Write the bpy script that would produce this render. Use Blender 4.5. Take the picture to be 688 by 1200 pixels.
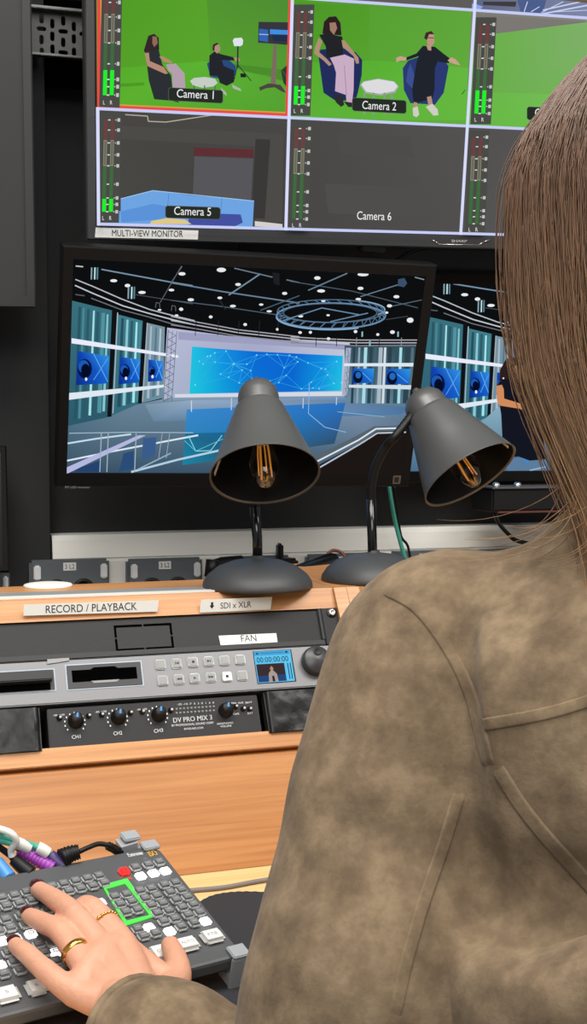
import bpy, bmesh, math, random
from mathutils import Vector, Matrix, noise
from mathutils.bvhtree import BVHTree
random.seed(7)
R = math.radians
for o in list(bpy.data.objects): bpy.data.objects.remove(o)
SC = bpy.context.scene
COL = SC.collection
# ------------------------------------------------------------------ camera, world, light, exposure
ZC = 1.1825
YAW, PITCH, F = R(16.66), R(3.6), 1450.0
CAM = Vector((0, 0, ZC))
CR = (Matrix.Rotation(-YAW, 3, 'Z') @ Matrix.Rotation(-PITCH, 3, 'X'))      # columns right, forward, up
cd = bpy.data.cameras.new('camera'); cam = bpy.data.objects.new('camera', cd); COL.objects.link(cam)
cam.location = CAM
cam.rotation_euler = (CR @ Matrix.Rotation(R(90), 3, 'X')).to_euler()
cd.sensor_fit = 'VERTICAL'; cd.sensor_height = 24.0; cd.lens = 24.0 * F / 1200.0
cd.clip_start = 0.05
SC.camera = cam
SC.view_settings.view_transform = 'Standard'; SC.view_settings.look = 'None'
SC.view_settings.gamma = 1.0; SC.view_settings.use_curve_mapping = False
SC.view_settings.exposure = 0.0
w = bpy.data.worlds.new('room_light'); SC.world = w; w.use_nodes = True
w.node_tree.nodes['Background'].inputs[0].default_value = (0.95, 0.97, 1.0, 1)
w.node_tree.nodes['Background'].inputs[1].default_value = 0.36

def area(name, loc, target, size, power, col=(1, 0.97, 0.92)):
    l = bpy.data.lights.new(name, 'AREA'); l.shape = 'RECTANGLE'; l.size = size[0]; l.size_y = size[1]
    l.energy = power; l.color = col
    o = bpy.data.objects.new(name, l); COL.objects.link(o); o.location = loc
    o.rotation_euler = (Vector(target) - Vector(loc)).to_track_quat('-Z', 'Y').to_euler()
    return o
area('ceiling_panel_light', (-0.1, 0.6, 2.7), (-0.1, 0.61, 0), (1.2, 0.9), 36)
area('ceiling_panel_light', (1.3, 0.3, 2.7), (1.3, 0.31, 0), (1.2, 0.9), 34)
area('ceiling_panel_light', (-0.3, -1.3, 2.7), (0.2, 0.4, 0.9), (1.6, 1.2), 38)

# ------------------------------------------------------------------ pixel rays (photograph frame 688 x 1200)
def ray(px, py): return CR @ Vector(((px - 344) / F, 1.0, (600 - py) / F))
def at_y(px, py, Y): d = ray(px, py); return CAM + d * (Y / d.y)
def at_z(px, py, z): d = ray(px, py); return CAM + d * ((z - ZC) / d.z)
def at_d(px, py, dep): return CAM + ray(px, py) * dep
RH = Vector((math.cos(YAW), -math.sin(YAW), 0)); FH = Vector((math.sin(YAW), math.cos(YAW), 0))
def bodyp(r, f, z): return RH * r + FH * f + Vector((0, 0, ZC + z))
def zz(ox, oy, s, pts): return [(ox + x / s, oy + y / s) for x, y in pts]

class Frame:
    """an oriented plane in the room: local x right, z up (face) or y back (table), n = the axis that is its normal"""
    def __init__(s, o, rz=0, rx=0, ry=0, n=1):
        s.R = Matrix.Rotation(R(rz), 3, 'Z') @ Matrix.Rotation(R(rx), 3, 'X') @ Matrix.Rotation(R(ry), 3, 'Y')
        s.o = Vector(o); s.n = n
        s.M = Matrix.Translation(s.o) @ s.R.to_4x4()
    def loc(s, px, py, off=0.0):
        d = ray(px, py); N = s.R.col[s.n]; p0 = s.o + N * off
        t = ((p0 - CAM) @ N) / (d @ N)
        q = s.R.transposed() @ (CAM + d * t - s.o)
        return (q.x, q.z) if s.n == 1 else (q.x, q.y)
    def w(s, x, y, z): return s.M @ Vector((x, y, z))

# ------------------------------------------------------------------ materials
def lin(c):
    if isinstance(c, str): c = [int(c[i:i + 2], 16) for i in (0, 2, 4)]
    return tuple(((v / 255) / 12.92 if v / 255 <= 0.04045 else ((v / 255 + 0.055) / 1.055) ** 2.4) for v in c)
MATS = {}
def mat(name, c, rough=0.5, metal=0.0, emit=0.0, noise_amt=0.0, noise_scale=40, bump=0.0, bump_scale=200, coat=0.0, sheen=0.0, trans=0.0, spec=0.5):
    if name in MATS: return MATS[name]
    m = bpy.data.materials.new(name); m.use_nodes = True; MATS[name] = m
    nt = m.node_tree; b = nt.nodes['Principled BSDF']; L = lin(c)
    b.inputs['Base Color'].default_value = (*L, 1); b.inputs['Roughness'].default_value = rough
    b.inputs['Metallic'].default_value = metal; b.inputs['Coat Weight'].default_value = coat
    b.inputs['Specular IOR Level'].default_value = spec
    b.inputs['Sheen Weight'].default_value = sheen; b.inputs['Transmission Weight'].default_value = trans
    if emit: b.inputs['Emission Color'].default_value = (*L, 1); b.inputs['Emission Strength'].default_value = emit
    if noise_amt or bump:
        tc = nt.nodes.new('ShaderNodeTexCoord')
        if noise_amt:
            n = nt.nodes.new('ShaderNodeTexNoise'); n.inputs['Scale'].default_value = noise_scale; n.inputs['Detail'].default_value = 6
            nt.links.new(tc.outputs['Object'], n.inputs['Vector'])
            r = nt.nodes.new('ShaderNodeValToRGB')
            r.color_ramp.elements[0].position = 0.3; r.color_ramp.elements[1].position = 0.7
            r.color_ramp.elements[0].color = (*[v * (1 - noise_amt) for v in L], 1)
            r.color_ramp.elements[1].color = (*[min(1, v * (1 + noise_amt)) for v in L], 1)
            nt.links.new(n.outputs['Fac'], r.inputs['Fac']); nt.links.new(r.outputs['Color'], b.inputs['Base Color'])
        if bump:
            n = nt.nodes.new('ShaderNodeTexNoise'); n.inputs['Scale'].default_value = bump_scale; n.inputs['Detail'].default_value = 4
            nt.links.new(tc.outputs['Object'], n.inputs['Vector'])
            bp = nt.nodes.new('ShaderNodeBump'); bp.inputs['Strength'].default_value = bump; bp.inputs['Distance'].default_value = 0.002
            nt.links.new(n.outputs['Fac'], bp.inputs['Height']); nt.links.new(bp.outputs['Normal'], b.inputs['Normal'])
    return m
def wood(name, c1, c2, rough=0.35, rot=0, scale=(1.3, 55, 55)):
    m = bpy.data.materials.new(name); m.use_nodes = True; nt = m.node_tree; b = nt.nodes['Principled BSDF']
    tc = nt.nodes.new('ShaderNodeTexCoord'); mp = nt.nodes.new('ShaderNodeMapping')
    mp.inputs['Scale'].default_value = scale; mp.inputs['Rotation'].default_value = (0, 0, R(rot))
    n = nt.nodes.new('ShaderNodeTexNoise'); n.inputs['Scale'].default_value = 3; n.inputs['Detail'].default_value = 8; n.inputs['Distortion'].default_value = 0.6
    r = nt.nodes.new('ShaderNodeValToRGB'); r.color_ramp.elements[0].position = 0.32; r.color_ramp.elements[1].position = 0.68
    r.color_ramp.elements[0].color = (*lin(c1), 1); r.color_ramp.elements[1].color = (*lin(c2), 1)
    nt.links.new(tc.outputs['Object'], mp.inputs['Vector']); nt.links.new(mp.outputs['Vector'], n.inputs['Vector'])
    nt.links.new(n.outputs['Fac'], r.inputs['Fac']); nt.links.new(r.outputs['Color'], b.inputs['Base Color'])
    b.inputs['Roughness'].default_value = rough
    return m
def glow_mat():
    m = bpy.data.materials.new('screen_pixels'); m.use_nodes = True; nt = m.node_tree; nt.nodes.clear()
    a = nt.nodes.new('ShaderNodeAttribute'); a.attribute_name = 'Col'
    e = nt.nodes.new('ShaderNodeEmission'); o = nt.nodes.new('ShaderNodeOutputMaterial')
    nt.links.new(a.outputs['Color'], e.inputs['Color']); nt.links.new(e.outputs[0], o.inputs['Surface'])
    return m
GLOW = glow_mat()
M = dict(
    board=mat('dark_acoustic_board', (38, 38, 39), 0.85, noise_amt=0.12, noise_scale=8, bump=0.15, bump_scale=300),
    white=mat('white_pvc', (238, 236, 228), 0.4), white2=mat('white_plastic', (222, 222, 222), 0.35),
    black=mat('black_plastic', (16, 16, 17), 0.45, spec=0.3), black_gloss=mat('black_gloss', (14, 14, 15), 0.15),
    bezel=mat('tv_bezel', (50, 51, 52), 0.5), bezel2=mat('monitor_bezel', (17, 15, 14), 0.6, spec=0.15, bump=0.1, bump_scale=900),
    bezel_lit=mat('monitor_bezel_edge', (70, 70, 68), 0.4),
    offscreen=mat('unlit_screen', (58, 58, 58), 0.28), darkscreen=mat('dark_screen', (18, 8, 12), 0.2),
    grey_socket=mat('grey_socket_plastic', (92, 98, 102), 0.45), steel=mat('zinc_steel', (120, 120, 120), 0.4, 0.8),
    chrome=mat('chrome', (225, 225, 225), 0.15, 1.0), rail=mat('rail_steel', (98, 98, 98), 0.5, 0.35, noise_amt=0.1),
    lamp=mat('satin_black_metal', (92, 92, 92), 0.38, 0.4), lamp_in=mat('lamp_inner_black', (15, 15, 15), 0.4, spec=0.2),
    base=mat('lamp_base_black', (68, 69, 71), 0.5, 0.1, noise_amt=0.08),
    glass=mat('bulb_glass', (255, 250, 240), 0.02, trans=1.0), filament=mat('amber_filament', (225, 150, 60), 0.4, emit=0.35),
    cap=mat('bulb_cap', (190, 185, 170), 0.3, 1.0),
    label=mat('label_tape', (225, 225, 220), 0.45), ink=mat('black_ink', (22, 22, 22), 0.6), inkw=mat('white_ink', (220, 220, 220), 0.6),
    inkg=mat('grey_ink', (150, 150, 150), 0.6),
    wood=wood('beech_wood', (182, 124, 74), (208, 152, 98)), wood_d=wood('beech_drawer', (168, 108, 55), (190, 130, 74)),
    desk=wood('beech_desk_lit', (222, 182, 122), (238, 202, 146)),  # lighter copy of the beech, light on the level top put into its colour
    rack=mat('rack_black', (33, 33, 34), 0.55, spec=0.35, bump=0.12, bump_scale=700), rack2=mat('rack_black_lip', (34, 34, 35), 0.55),
    tape=mat('gaffer_tape', (13, 13, 14), 0.3, spec=0.35, bump=0.35, bump_scale=60),
    silver=mat('silver_faceplate', (120, 120, 122), 0.42, 0.5), strip=mat('strip_grey', (176, 180, 180), 0.35, 0.4), slot_edge=mat('slot_border', (165, 178, 190), 0.4),
    slot=mat('slot_frame', (48, 48, 50), 0.5), void=mat('slot_void', (4, 4, 4), 0.9, spec=0.0),
    btn=mat('deck_button_rim', (205, 206, 205), 0.35, 0.3), btn_in=mat('deck_button_face', (140, 144, 143), 0.4),
    btn_lit=mat('deck_button_lit', (240, 222, 220), 0.4, emit=0.5), jog=mat('jog_wheel', (52, 52, 54), 0.35),
    blue=mat('knob_pointer_blue', (60, 130, 200), 0.5),
    sw=mat('switcher_body', (80, 81, 83), 0.5, noise_amt=0.03), key=mat('switcher_button', (186, 188, 188), 0.4),
    keytop=mat('switcher_button_cap', (112, 114, 115), 0.45), lit=mat('button_lit_white', (255, 255, 255), 0.4, emit=1.0),
    red=mat('button_lit_red', (255, 40, 36), 0.4, emit=1.1), big=mat('big_button', (222, 222, 218), 0.4),
    green=mat('green_tape', (70, 240, 70), 0.5, emit=0.25), clamp=mat('grey_clamp', (160, 164, 168), 0.4, 0.1),  # green tape is given a faint glow though it is no lamp
    pad=mat('mouse_mat_cloth', (40, 41, 46), 0.9, bump=0.2, bump_scale=900), grey_cable=mat('grey_cable', (120, 112, 108), 0.5),
    teal=mat('teal_cable', (70, 165, 145), 0.45), purple=mat('purple_plug', (150, 60, 165), 0.4), violet=mat('violet_plug', (70, 55, 110), 0.4),
    cyanplug=mat('blue_plug', (70, 140, 205), 0.4), wtape=mat('white_cable_tape', (222, 222, 216), 0.5), brown=mat('brown_wire', (95, 50, 40), 0.5),
    amber=mat('amber_ink', (235, 180, 60), 0.5), gold=mat('gold', (226, 180, 92), 0.22, 1.0), nail=mat('nail_varnish', (62, 14, 26), 0.18, coat=0.6),
    floor=mat('carpet_floor', (70, 72, 76), 0.9, noise_amt=0.15, noise_scale=120),
    trousers=mat('dark_trousers', (36, 38, 46), 0.9), chairm=mat('chair_fabric', (38, 38, 40), 0.9), eye=mat('eye_white', (235, 232, 228), 0.2),
    lips=mat('lips', (178, 92, 86), 0.4), iris=mat('iris_brown', (60, 40, 28), 0.2),
)
def skin_mat():
    m = mat('skin', (212, 156, 128), 0.5, noise_amt=0.07, noise_scale=55, bump=0.25, bump_scale=260)
    b = m.node_tree.nodes['Principled BSDF']; b.inputs['Subsurface Weight'].default_value = 0.12
    b.inputs['Subsurface Radius'].default_value = (0.01, 0.004, 0.002); b.inputs['Subsurface Scale'].default_value = 0.5
    return m
M['skin'] = skin_mat()
def suede_mat():
    m = bpy.data.materials.new('taupe_suede'); m.use_nodes = True; nt = m.node_tree; b = nt.nodes['Principled BSDF']
    tc = nt.nodes.new('ShaderNodeTexCoord')
    n1 = nt.nodes.new('ShaderNodeTexNoise'); n1.inputs['Scale'].default_value = 42; n1.inputs['Detail'].default_value = 8; n1.inputs['Roughness'].default_value = 0.62
    n2 = nt.nodes.new('ShaderNodeTexNoise'); n2.inputs['Scale'].default_value = 420; n2.inputs['Detail'].default_value = 3
    for n in (n1, n2): nt.links.new(tc.outputs['Object'], n.inputs['Vector'])
    r = nt.nodes.new('ShaderNodeValToRGB')
    r.color_ramp.elements[0].position = 0.34; r.color_ramp.elements[0].color = (*lin((102, 86, 68)), 1)
    r.color_ramp.elements[1].position = 0.66; r.color_ramp.elements[1].color = (*lin((144, 124, 99)), 1)
    e = r.color_ramp.elements.new(0.5); e.color = (*lin((122, 104, 82)), 1)
    nt.links.new(n1.outputs['Fac'], r.inputs['Fac']); nt.links.new(r.outputs['Color'], b.inputs['Base Color'])
    bp = nt.nodes.new('ShaderNodeBump'); bp.inputs['Strength'].default_value = 0.25; bp.inputs['Distance'].default_value = 0.001
    nt.links.new(n2.outputs['Fac'], bp.inputs['Height']); nt.links.new(bp.outputs['Normal'], b.inputs['Normal'])
    b.inputs['Roughness'].default_value = 0.9; b.inputs['Sheen Weight'].default_value = 0.08; b.inputs['Specular IOR Level'].default_value = 0.15
    return m
M['suede'] = suede_mat()
def hair_mat():
    m = bpy.data.materials.new('brown_hair'); m.use_nodes = True; nt = m.node_tree; b = nt.nodes['Principled BSDF']
    a = nt.nodes.new('ShaderNodeAttribute'); a.attribute_name = 'Col'
    nt.links.new(a.outputs['Color'], b.inputs['Base Color'])
    b.inputs['Roughness'].default_value = 0.45; b.inputs['Specular IOR Level'].default_value = 0.35
    return m
M['hair'] = hair_mat()

# ------------------------------------------------------------------ mesh builder
class MB:
    def __init__(s): s.v = []; s.f = []; s.m = []; s.sm = []; s.c = None; s.mats = []
    def mi(s, m):
        if m not in s.mats: s.mats.append(m)
        return s.mats.index(m)
    def add(s, vs, fs, m, smooth=False):
        k = len(s.v); i = s.mi(m); s.v += [tuple(v) for v in vs]
        for f in fs: s.f.append([k + a for a in f]); s.m.append(i); s.sm.append(smooth)
    def box(s, x0, x1, y0, y1, z0, z1, m, bev=0.0, tf=None):
        bm = bmesh.new(); bmesh.ops.create_cube(bm, size=1)
        for v in bm.verts:
            v.co = Vector(((x0 + x1) / 2 + v.co.x * (x1 - x0), (y0 + y1) / 2 + v.co.y * (y1 - y0), (z0 + z1) / 2 + v.co.z * (z1 - z0)))
        if bev: bmesh.ops.bevel(bm, geom=bm.edges[:], offset=bev, segments=2, affect='EDGES', clamp_overlap=True)
        s.bm(bm, m, tf)
    def bm(s, bm, m, tf=None, smooth=False):
        bm.verts.index_update()
        vs = [(tf @ v.co) if tf else v.co.copy() for v in bm.verts]
        s.add(vs, [[v.index for v in f.verts] for f in bm.faces], m, smooth); bm.free()
    def prism(s, pts, m, ex):
        """closed polygon of 3D points extruded by the vector ex"""
        n = len(pts); a = [Vector(p) for p in pts]; b = [p + Vector(ex) for p in a]
        s.add(a + b, [list(range(n))[::-1], list(range(n, 2 * n))] + [[i, (i + 1) % n, n + (i + 1) % n, n + i] for i in range(n)], m)
    def lathe(s, prof, o, ax, m, n=32, smooth=True, cap=True):
        """prof: (radius, distance along ax)"""
        ax = Vector(ax).normalized(); u = ax.orthogonal().normalized(); w_ = ax.cross(u); o = Vector(o)
        vs = []
        for r, t in prof:
            for k in range(n):
                a = 2 * math.pi * k / n; vs.append(o + ax * t + (u * math.cos(a) + w_ * math.sin(a)) * r)
        fs = []
        for i in range(len(prof) - 1):
            for k in range(n):
                fs.append([i * n + k, i * n + (k + 1) % n, (i + 1) * n + (k + 1) % n, (i + 1) * n + k])
        if cap:
            if prof[0][0] > 1e-6: fs.append(list(range(n))[::-1])
            if prof[-1][0] > 1e-6: fs.append([(len(prof) - 1) * n + k for k in range(n)])
        s.add(vs, fs, m, smooth)
    def tube(s, pts, r, m, n=10, smooth=True):
        pts = [Vector(p) for p in pts]; rs = r if isinstance(r, (list, tuple)) else [r] * len(pts)
        vs = []; u = None
        for i, p in enumerate(pts):
            t = (pts[min(i + 1, len(pts) - 1)] - pts[max(i - 1, 0)]).normalized()
            u = (t.orthogonal() if u is None else (u - t * u.dot(t))).normalized(); w_ = t.cross(u)
            for k in range(n):
                a = 2 * math.pi * k / n; vs.append(p + (u * math.cos(a) + w_ * math.sin(a)) * rs[i])
        fs = [[i * n + k, i * n + (k + 1) % n, (i + 1) * n + (k + 1) % n, (i + 1) * n + k] for i in range(len(pts) - 1) for k in range(n)]
        fs += [list(range(n))[::-1], [(len(pts) - 1) * n + k for k in range(n)]]
        s.add(vs, fs, m, smooth)
    def build(s, name, parent=None, fr=None, lab=None):
        me = bpy.data.meshes.new(name); me.from_pydata(s.v, [], s.f)
        for m in s.mats: me.materials.append(m)
        me.polygons.foreach_set('material_index', s.m); me.polygons.foreach_set('use_smooth', s.sm); me.update()
        o = bpy.data.objects.new(name, me); COL.objects.link(o)
        if parent is not None:
            o.parent = parent
        elif fr is not None: o.matrix_world = fr.M
        if lab: o['label'] = lab
        return o
def tag(o, label, cat, group=None, kind=None):
    if label: o['label'] = label
    if cat: o['category'] = cat
    if group: o['group'] = group
    if kind: o['kind'] = kind
    return o
def thing(name, label, cat, fr=None, loc=None, group=None):
    o = bpy.data.objects.new(name, None); COL.objects.link(o); o.empty_display_size = 0.05
    if fr: o.matrix_world = fr.M
    elif loc is not None: o.location = loc
    return tag(o, label, cat, group)
def spline(pts, n=8):
    P = [Vector(p) for p in pts]; out = []
    for i in range(len(P) - 1):
        a = P[max(i - 1, 0)]; b = P[i]; c = P[i + 1]; d = P[min(i + 2, len(P) - 1)]
        for k in range(n):
            t = k / n
            out.append(0.5 * ((2 * b) + (c - a) * t + (2 * a - 5 * b + 4 * c - d) * t * t + (3 * b - a - 3 * c + d) * t ** 3))
    return out + [P[-1]]
def glyphs(txt):
    cu = bpy.data.curves.new('t', 'FONT'); cu.body = txt; cu.size = 1; cu.resolution_u = 3
    o = bpy.data.objects.new('t', cu); COL.objects.link(o)
    dg = bpy.context.evaluated_depsgraph_get(); me = bpy.data.meshes.new_from_object(o.evaluated_get(dg))
    vs = [v.co.copy() for v in me.vertices]; fs = [list(p.vertices) for p in me.polygons]
    bpy.data.objects.remove(o); bpy.data.curves.remove(cu); bpy.data.meshes.remove(me)
    xs = [v.x for v in vs]; ys = [v.y for v in vs]
    return vs, fs, min(xs), max(xs), 0.0, max(0.68, max(ys) if ys else 1)
def text(mb, fr, txt, p0, p1, h, m, off, bold=0.0):
    """writing on a frame's plane: baseline from p0 to p1, cap height h pixels of the photograph"""
    vs, fs, x0, x1, y0, y1 = glyphs(txt)
    a = Vector(fr.loc(*p0)); b = Vector(fr.loc(*p1)); u = (b - a); mid = ((p0[0] + p1[0]) / 2, (p0[1] + p1[1]) / 2)
    hh = (Vector(fr.loc(mid[0], mid[1] - h)) - Vector(fr.loc(*mid))).length
    vdir = Vector((-u.y, u.x)).normalized() * hh
    def put(v, dx=0):
        q = a + u * ((v.x - x0) / (x1 - x0) + dx) + vdir * ((v.y - y0) / (y1 - y0))
        return (q.x, -off, q.y) if fr.n == 1 else (q.x, q.y, off)
    mb.add([put(v) for v in vs], fs, m)
    if bold: mb.add([put(v, bold) for v in vs], fs, m)

class Paint:
    """flat coloured picture of a screen; coordinates are pixels of the photograph, clipped to the screen's own rectangle"""
    def __init__(s, fr, rect, off=0.0006, step=0.00003):
        s.fr = fr; s.rect = rect; s.off = off; s.step = step; s.v = []; s.f = []; s.c = []; s.n = 0
    def clip(s, pts, cols):
        x0, x1, z0, z1 = s.rect
        for ax, lim, sg in ((0, x0, 1), (0, x1, -1), (1, z0, 1), (1, z1, -1)):
            out = []; oc = []; n = len(pts)
            for i in range(n):
                a, b = pts[i], pts[(i + 1) % n]; ca, cb = cols[i], cols[(i + 1) % n]
                ia = sg * (a[ax] - lim) >= 0; ib = sg * (b[ax] - lim) >= 0
                if ia: out.append(a); oc.append(ca)
                if ia != ib:
                    t = (lim - a[ax]) / (b[ax] - a[ax])
                    out.append(tuple(a[k] + (b[k] - a[k]) * t for k in (0, 1))); oc.append(tuple(ca[k] + (cb[k] - ca[k]) * t for k in range(3)))
            pts, cols = out, oc
            if len(pts) < 3: return [], []
        return pts, cols
    def loc_poly(s, L, cols):
        L, cols = s.clip(L, cols)
        if len(L) < 3: return
        s.n += 1; y = -(s.off + s.step * s.n); k = len(s.v)
        s.v += [(x, y, z) for x, z in L]; s.f.append(list(range(k, k + len(L)))); s.c += [(*c, 1) for c in cols]
    def poly(s, pts, c):
        cols = [lin(q) for q in c] if isinstance(c, list) else [lin(c)] * len(pts)
        s.loc_poly([s.fr.loc(*p) for p in pts], cols)
    def line(s, pts, w, c):
        for a, b in zip(pts, pts[1:]):
            d = Vector((b[0] - a[0], b[1] - a[1])); 
            if d.length < 1e-6: continue
            n = Vector((-d.y, d.x)).normalized() * (w / 2)
            s.poly([(a[0] + n.x, a[1] + n.y), (b[0] + n.x, b[1] + n.y), (b[0] - n.x, b[1] - n.y), (a[0] - n.x, a[1] - n.y)], c)
    def ell(s, x, y, rx, ry, c, rot=0, n=14):
        ca, sa = math.cos(R(rot)), math.sin(R(rot))
        s.poly([(x + rx * math.cos(t) * ca - ry * math.sin(t) * sa, y + rx * math.cos(t) * sa + ry * math.sin(t) * ca) for t in [2 * math.pi * k / n for k in range(n)]], c)
    def text(s, txt, p0, p1, h, c):
        vs, fs, x0, x1, y0, y1 = glyphs(txt); a = Vector(p0); u = Vector(p1) - a; v_ = Vector((u.y, -u.x)).normalized() * h
        P = [s.fr.loc(*(a + u * ((v.x - x0) / (x1 - x0)) + v_ * (v.y / y1))) for v in vs]
        s.n += 1; y = -(s.off + s.step * s.n); k = len(s.v)
        s.v += [(x, y, z) for x, z in P]; s.f += [[k + i for i in f] for f in fs]; s.c += [(*lin(c), 1)] * len(P)
    def build(s, name, parent, lab=None):
        me = bpy.data.meshes.new(name); me.from_pydata(s.v, [], s.f); me.materials.append(GLOW)
        at = me.color_attributes.new('Col', 'FLOAT_COLOR', 'POINT')
        at.data.foreach_set('color', [q for c in s.c for q in c])
        o = bpy.data.objects.new(name, me); COL.objects.link(o); o.parent = parent
        if lab: o['label'] = lab
        return o
GLOW = glow_mat()
I4 = Matrix.Identity(4)

# ------------------------------------------------------------------ the setting
YW = 1.95
def struct(name, mb): o = mb.build(name); o['kind'] = 'structure'; return o
b = MB(); b.box(-1.8, 3.8, YW, YW + 0.06, 0, 2.9, M['board']); struct('wall_back', b)
b = MB(); b.box(-1.8, 3.8, -1.6, YW, -0.04, 0, M['floor']); struct('floor', b)
# white three-compartment dado trunking along the wall, below the dark board
P0 = at_y(61, 631, YW - 0.05); xl = P0.x; zt = P0.z
zm = at_y(100, 656, YW - 0.055).z
b = MB()
prof = [(YW, zt + 0.004), (YW - 0.045, zt + 0.004), (YW - 0.052, zt - 0.004), (YW - 0.056, zt - 0.02), (YW - 0.058, zm + 0.003), (YW - 0.0545, zm + 0.001), (YW - 0.0545, zm - 0.001), (YW - 0.058, zm - 0.003), (YW - 0.058, zm - 0.17), (YW, zm - 0.17)]
b.prism([(xl, y, z) for y, z in prof], M['white'], (3.4, 0, 0)); struct('trim_1', b)
# the dark board carried down in front of the trunking at the far left
b = MB(); b.box(-1.8, xl - 0.004, YW - 0.06, YW, zm - 0.2, 2.9, M['board']); struct('trim_2', b)

# steel mounting rail with slots, between the two televisions
fr = Frame((at_y(72, 38, YW - 0.09)))
t = thing('mounting_rail', 'slotted dark steel rail on the wall between the two upper screens', 'rail', fr)
def lp(px, py): return fr.loc(px, py)
xa, _ = lp(20, 38); xb, _ = lp(130, 38); zT = lp(72, 15)[1]; zB = lp(72, 66)[1]
slots = zz(40, 0, 9.829, [(85, 215), (210, 272), (335, 240), (458, 305), (575, 270), (85, 330), (335, 362), (575, 392), (210, 418), (458, 448), (85, 455), (335, 487), (580, 512), (212, 565), (460, 600), (335, 605), (88, 585), (582, 640)])
hz = {5, 6, 7, 15}
hw = 2.5 * 0.00125; hh = 5.6 * 0.00125
def slot_ring(x, z, w_, h_, n=4):
    out = []
    r = min(w_, h_)
    cs = [(x, z + h_ - r), (x, z - h_ + r)] if h_ > w_ else [(x - w_ + r, z), (x + w_ - r, z)]
    for ci, (cx, cz) in enumerate(cs):
        a0 = (0 if h_ > w_ else 90) + 180 * ci
        for k in range(n + 1): out.append((cx + r * math.cos(R(a0 + 180 * k / n)), cz + r * math.sin(R(a0 + 180 * k / n))))
    return out
bm = bmesh.new()
def loop(pts):
    vs = [bm.verts.new((x, 0, z)) for x, z in pts]; return [bm.edges.new((vs[i], vs[(i + 1) % len(vs)])) for i in range(len(vs))]
E_ = loop([(xa, zB), (xb, zB), (xb, zT), (xa, zT)])
for i, p in enumerate(slots):
    x, z = lp(*p)
    if zB + 0.004 < z < zT - 0.004:
        a, c = (hh, hw) if i in hz else (hw, hh)
        c = min(c, zT - z - 0.001, z - zB - 0.001)
        E_ += loop(slot_ring(x, z, a, c))
bmesh.ops.triangle_fill(bm, edges=E_, use_beauty=True)
ex = bmesh.ops.extrude_face_region(bm, geom=bm.faces[:])
for v in ex['geom']:
    if isinstance(v, bmesh.types.BMVert): v.co.y += 0.003
b = MB(); b.bm(bm, M['rail']); b.build('slotted_plate', t)
b = MB(); b.box(xa, xb, -0.016, 0.004, zT - 0.001, zT + 0.003, M['steel'], 0.0008); b.box(xa, xb, -0.010, 0.004, zB - 0.003, zB, M['steel'], 0.0008)
b.box(xa, xb, -0.016, 0.004, zT + 0.020, zT + 0.024, M['steel'], 0.0008)
b.build('flange', t)
b = MB(); b.box(xa, xb, 0.05, 0.056, zB - 0.03, zT + 0.06, M['void']); b.build('back_channel', t)

# ------------------------------------------------------------------ screens
def screen_thing(name, label, fr, sx, sz, bez, depth, mats, mount_y=None):
    """sx, sz: extents of the picture; bez: left, right, bottom, top bezel widths"""
    t = thing(name, label, 'screen', fr)
    x0, x1 = sx; z0, z1 = sz; l, r, bo, to = bez
    b = MB()
    # bezel: four mitred bars with an inner step
    o = [(x0 - l, z0 - bo), (x1 + r, z0 - bo), (x1 + r, z1 + to), (x0 - l, z1 + to)]; i_ = [(x0, z0), (x1, z0), (x1, z1), (x0, z1)]
    e = 0.002
    om = [(x0 - l + e, z0 - bo + e), (x1 + r - e, z0 - bo + e), (x1 + r - e, z1 + to - e), (x0 - l + e, z1 + to - e)]
    V = [(x, -0.003, z) for x, z in om] + [(x, -0.003, z) for x, z in i_] + [(x, 0.001, z) for x, z in i_] + [(x, 0, z) for x, z in o] + [(x, depth, z) for x, z in o]
    fs = []
    for k in range(4):
        n = (k + 1) % 4
        fs += [[k, n, 4 + n, 4 + k], [4 + k, 4 + n, 8 + n, 8 + k], [12 + k, 12 + n, n, k], [16 + k, 16 + n, 12 + n, 12 + k]]
    fs.append([19, 18, 17, 16]); b.add(V, fs, mats[0]); b.build('bezel', t)
    b = MB(); b.box((x0 * .7 + x1 * .3), (x0 * .3 + x1 * .7), depth, depth + 0.02, z0 * .75 + z1 * .25, z0 * .25 + z1 * .75, M['black'], 0.004); b.build('rear_housing', t)
    b = MB(); b.box(x0, x1, 0.0006, 0.003, z0, z1, mats[1]); b.build('screen_panel', t)
    return t

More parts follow.
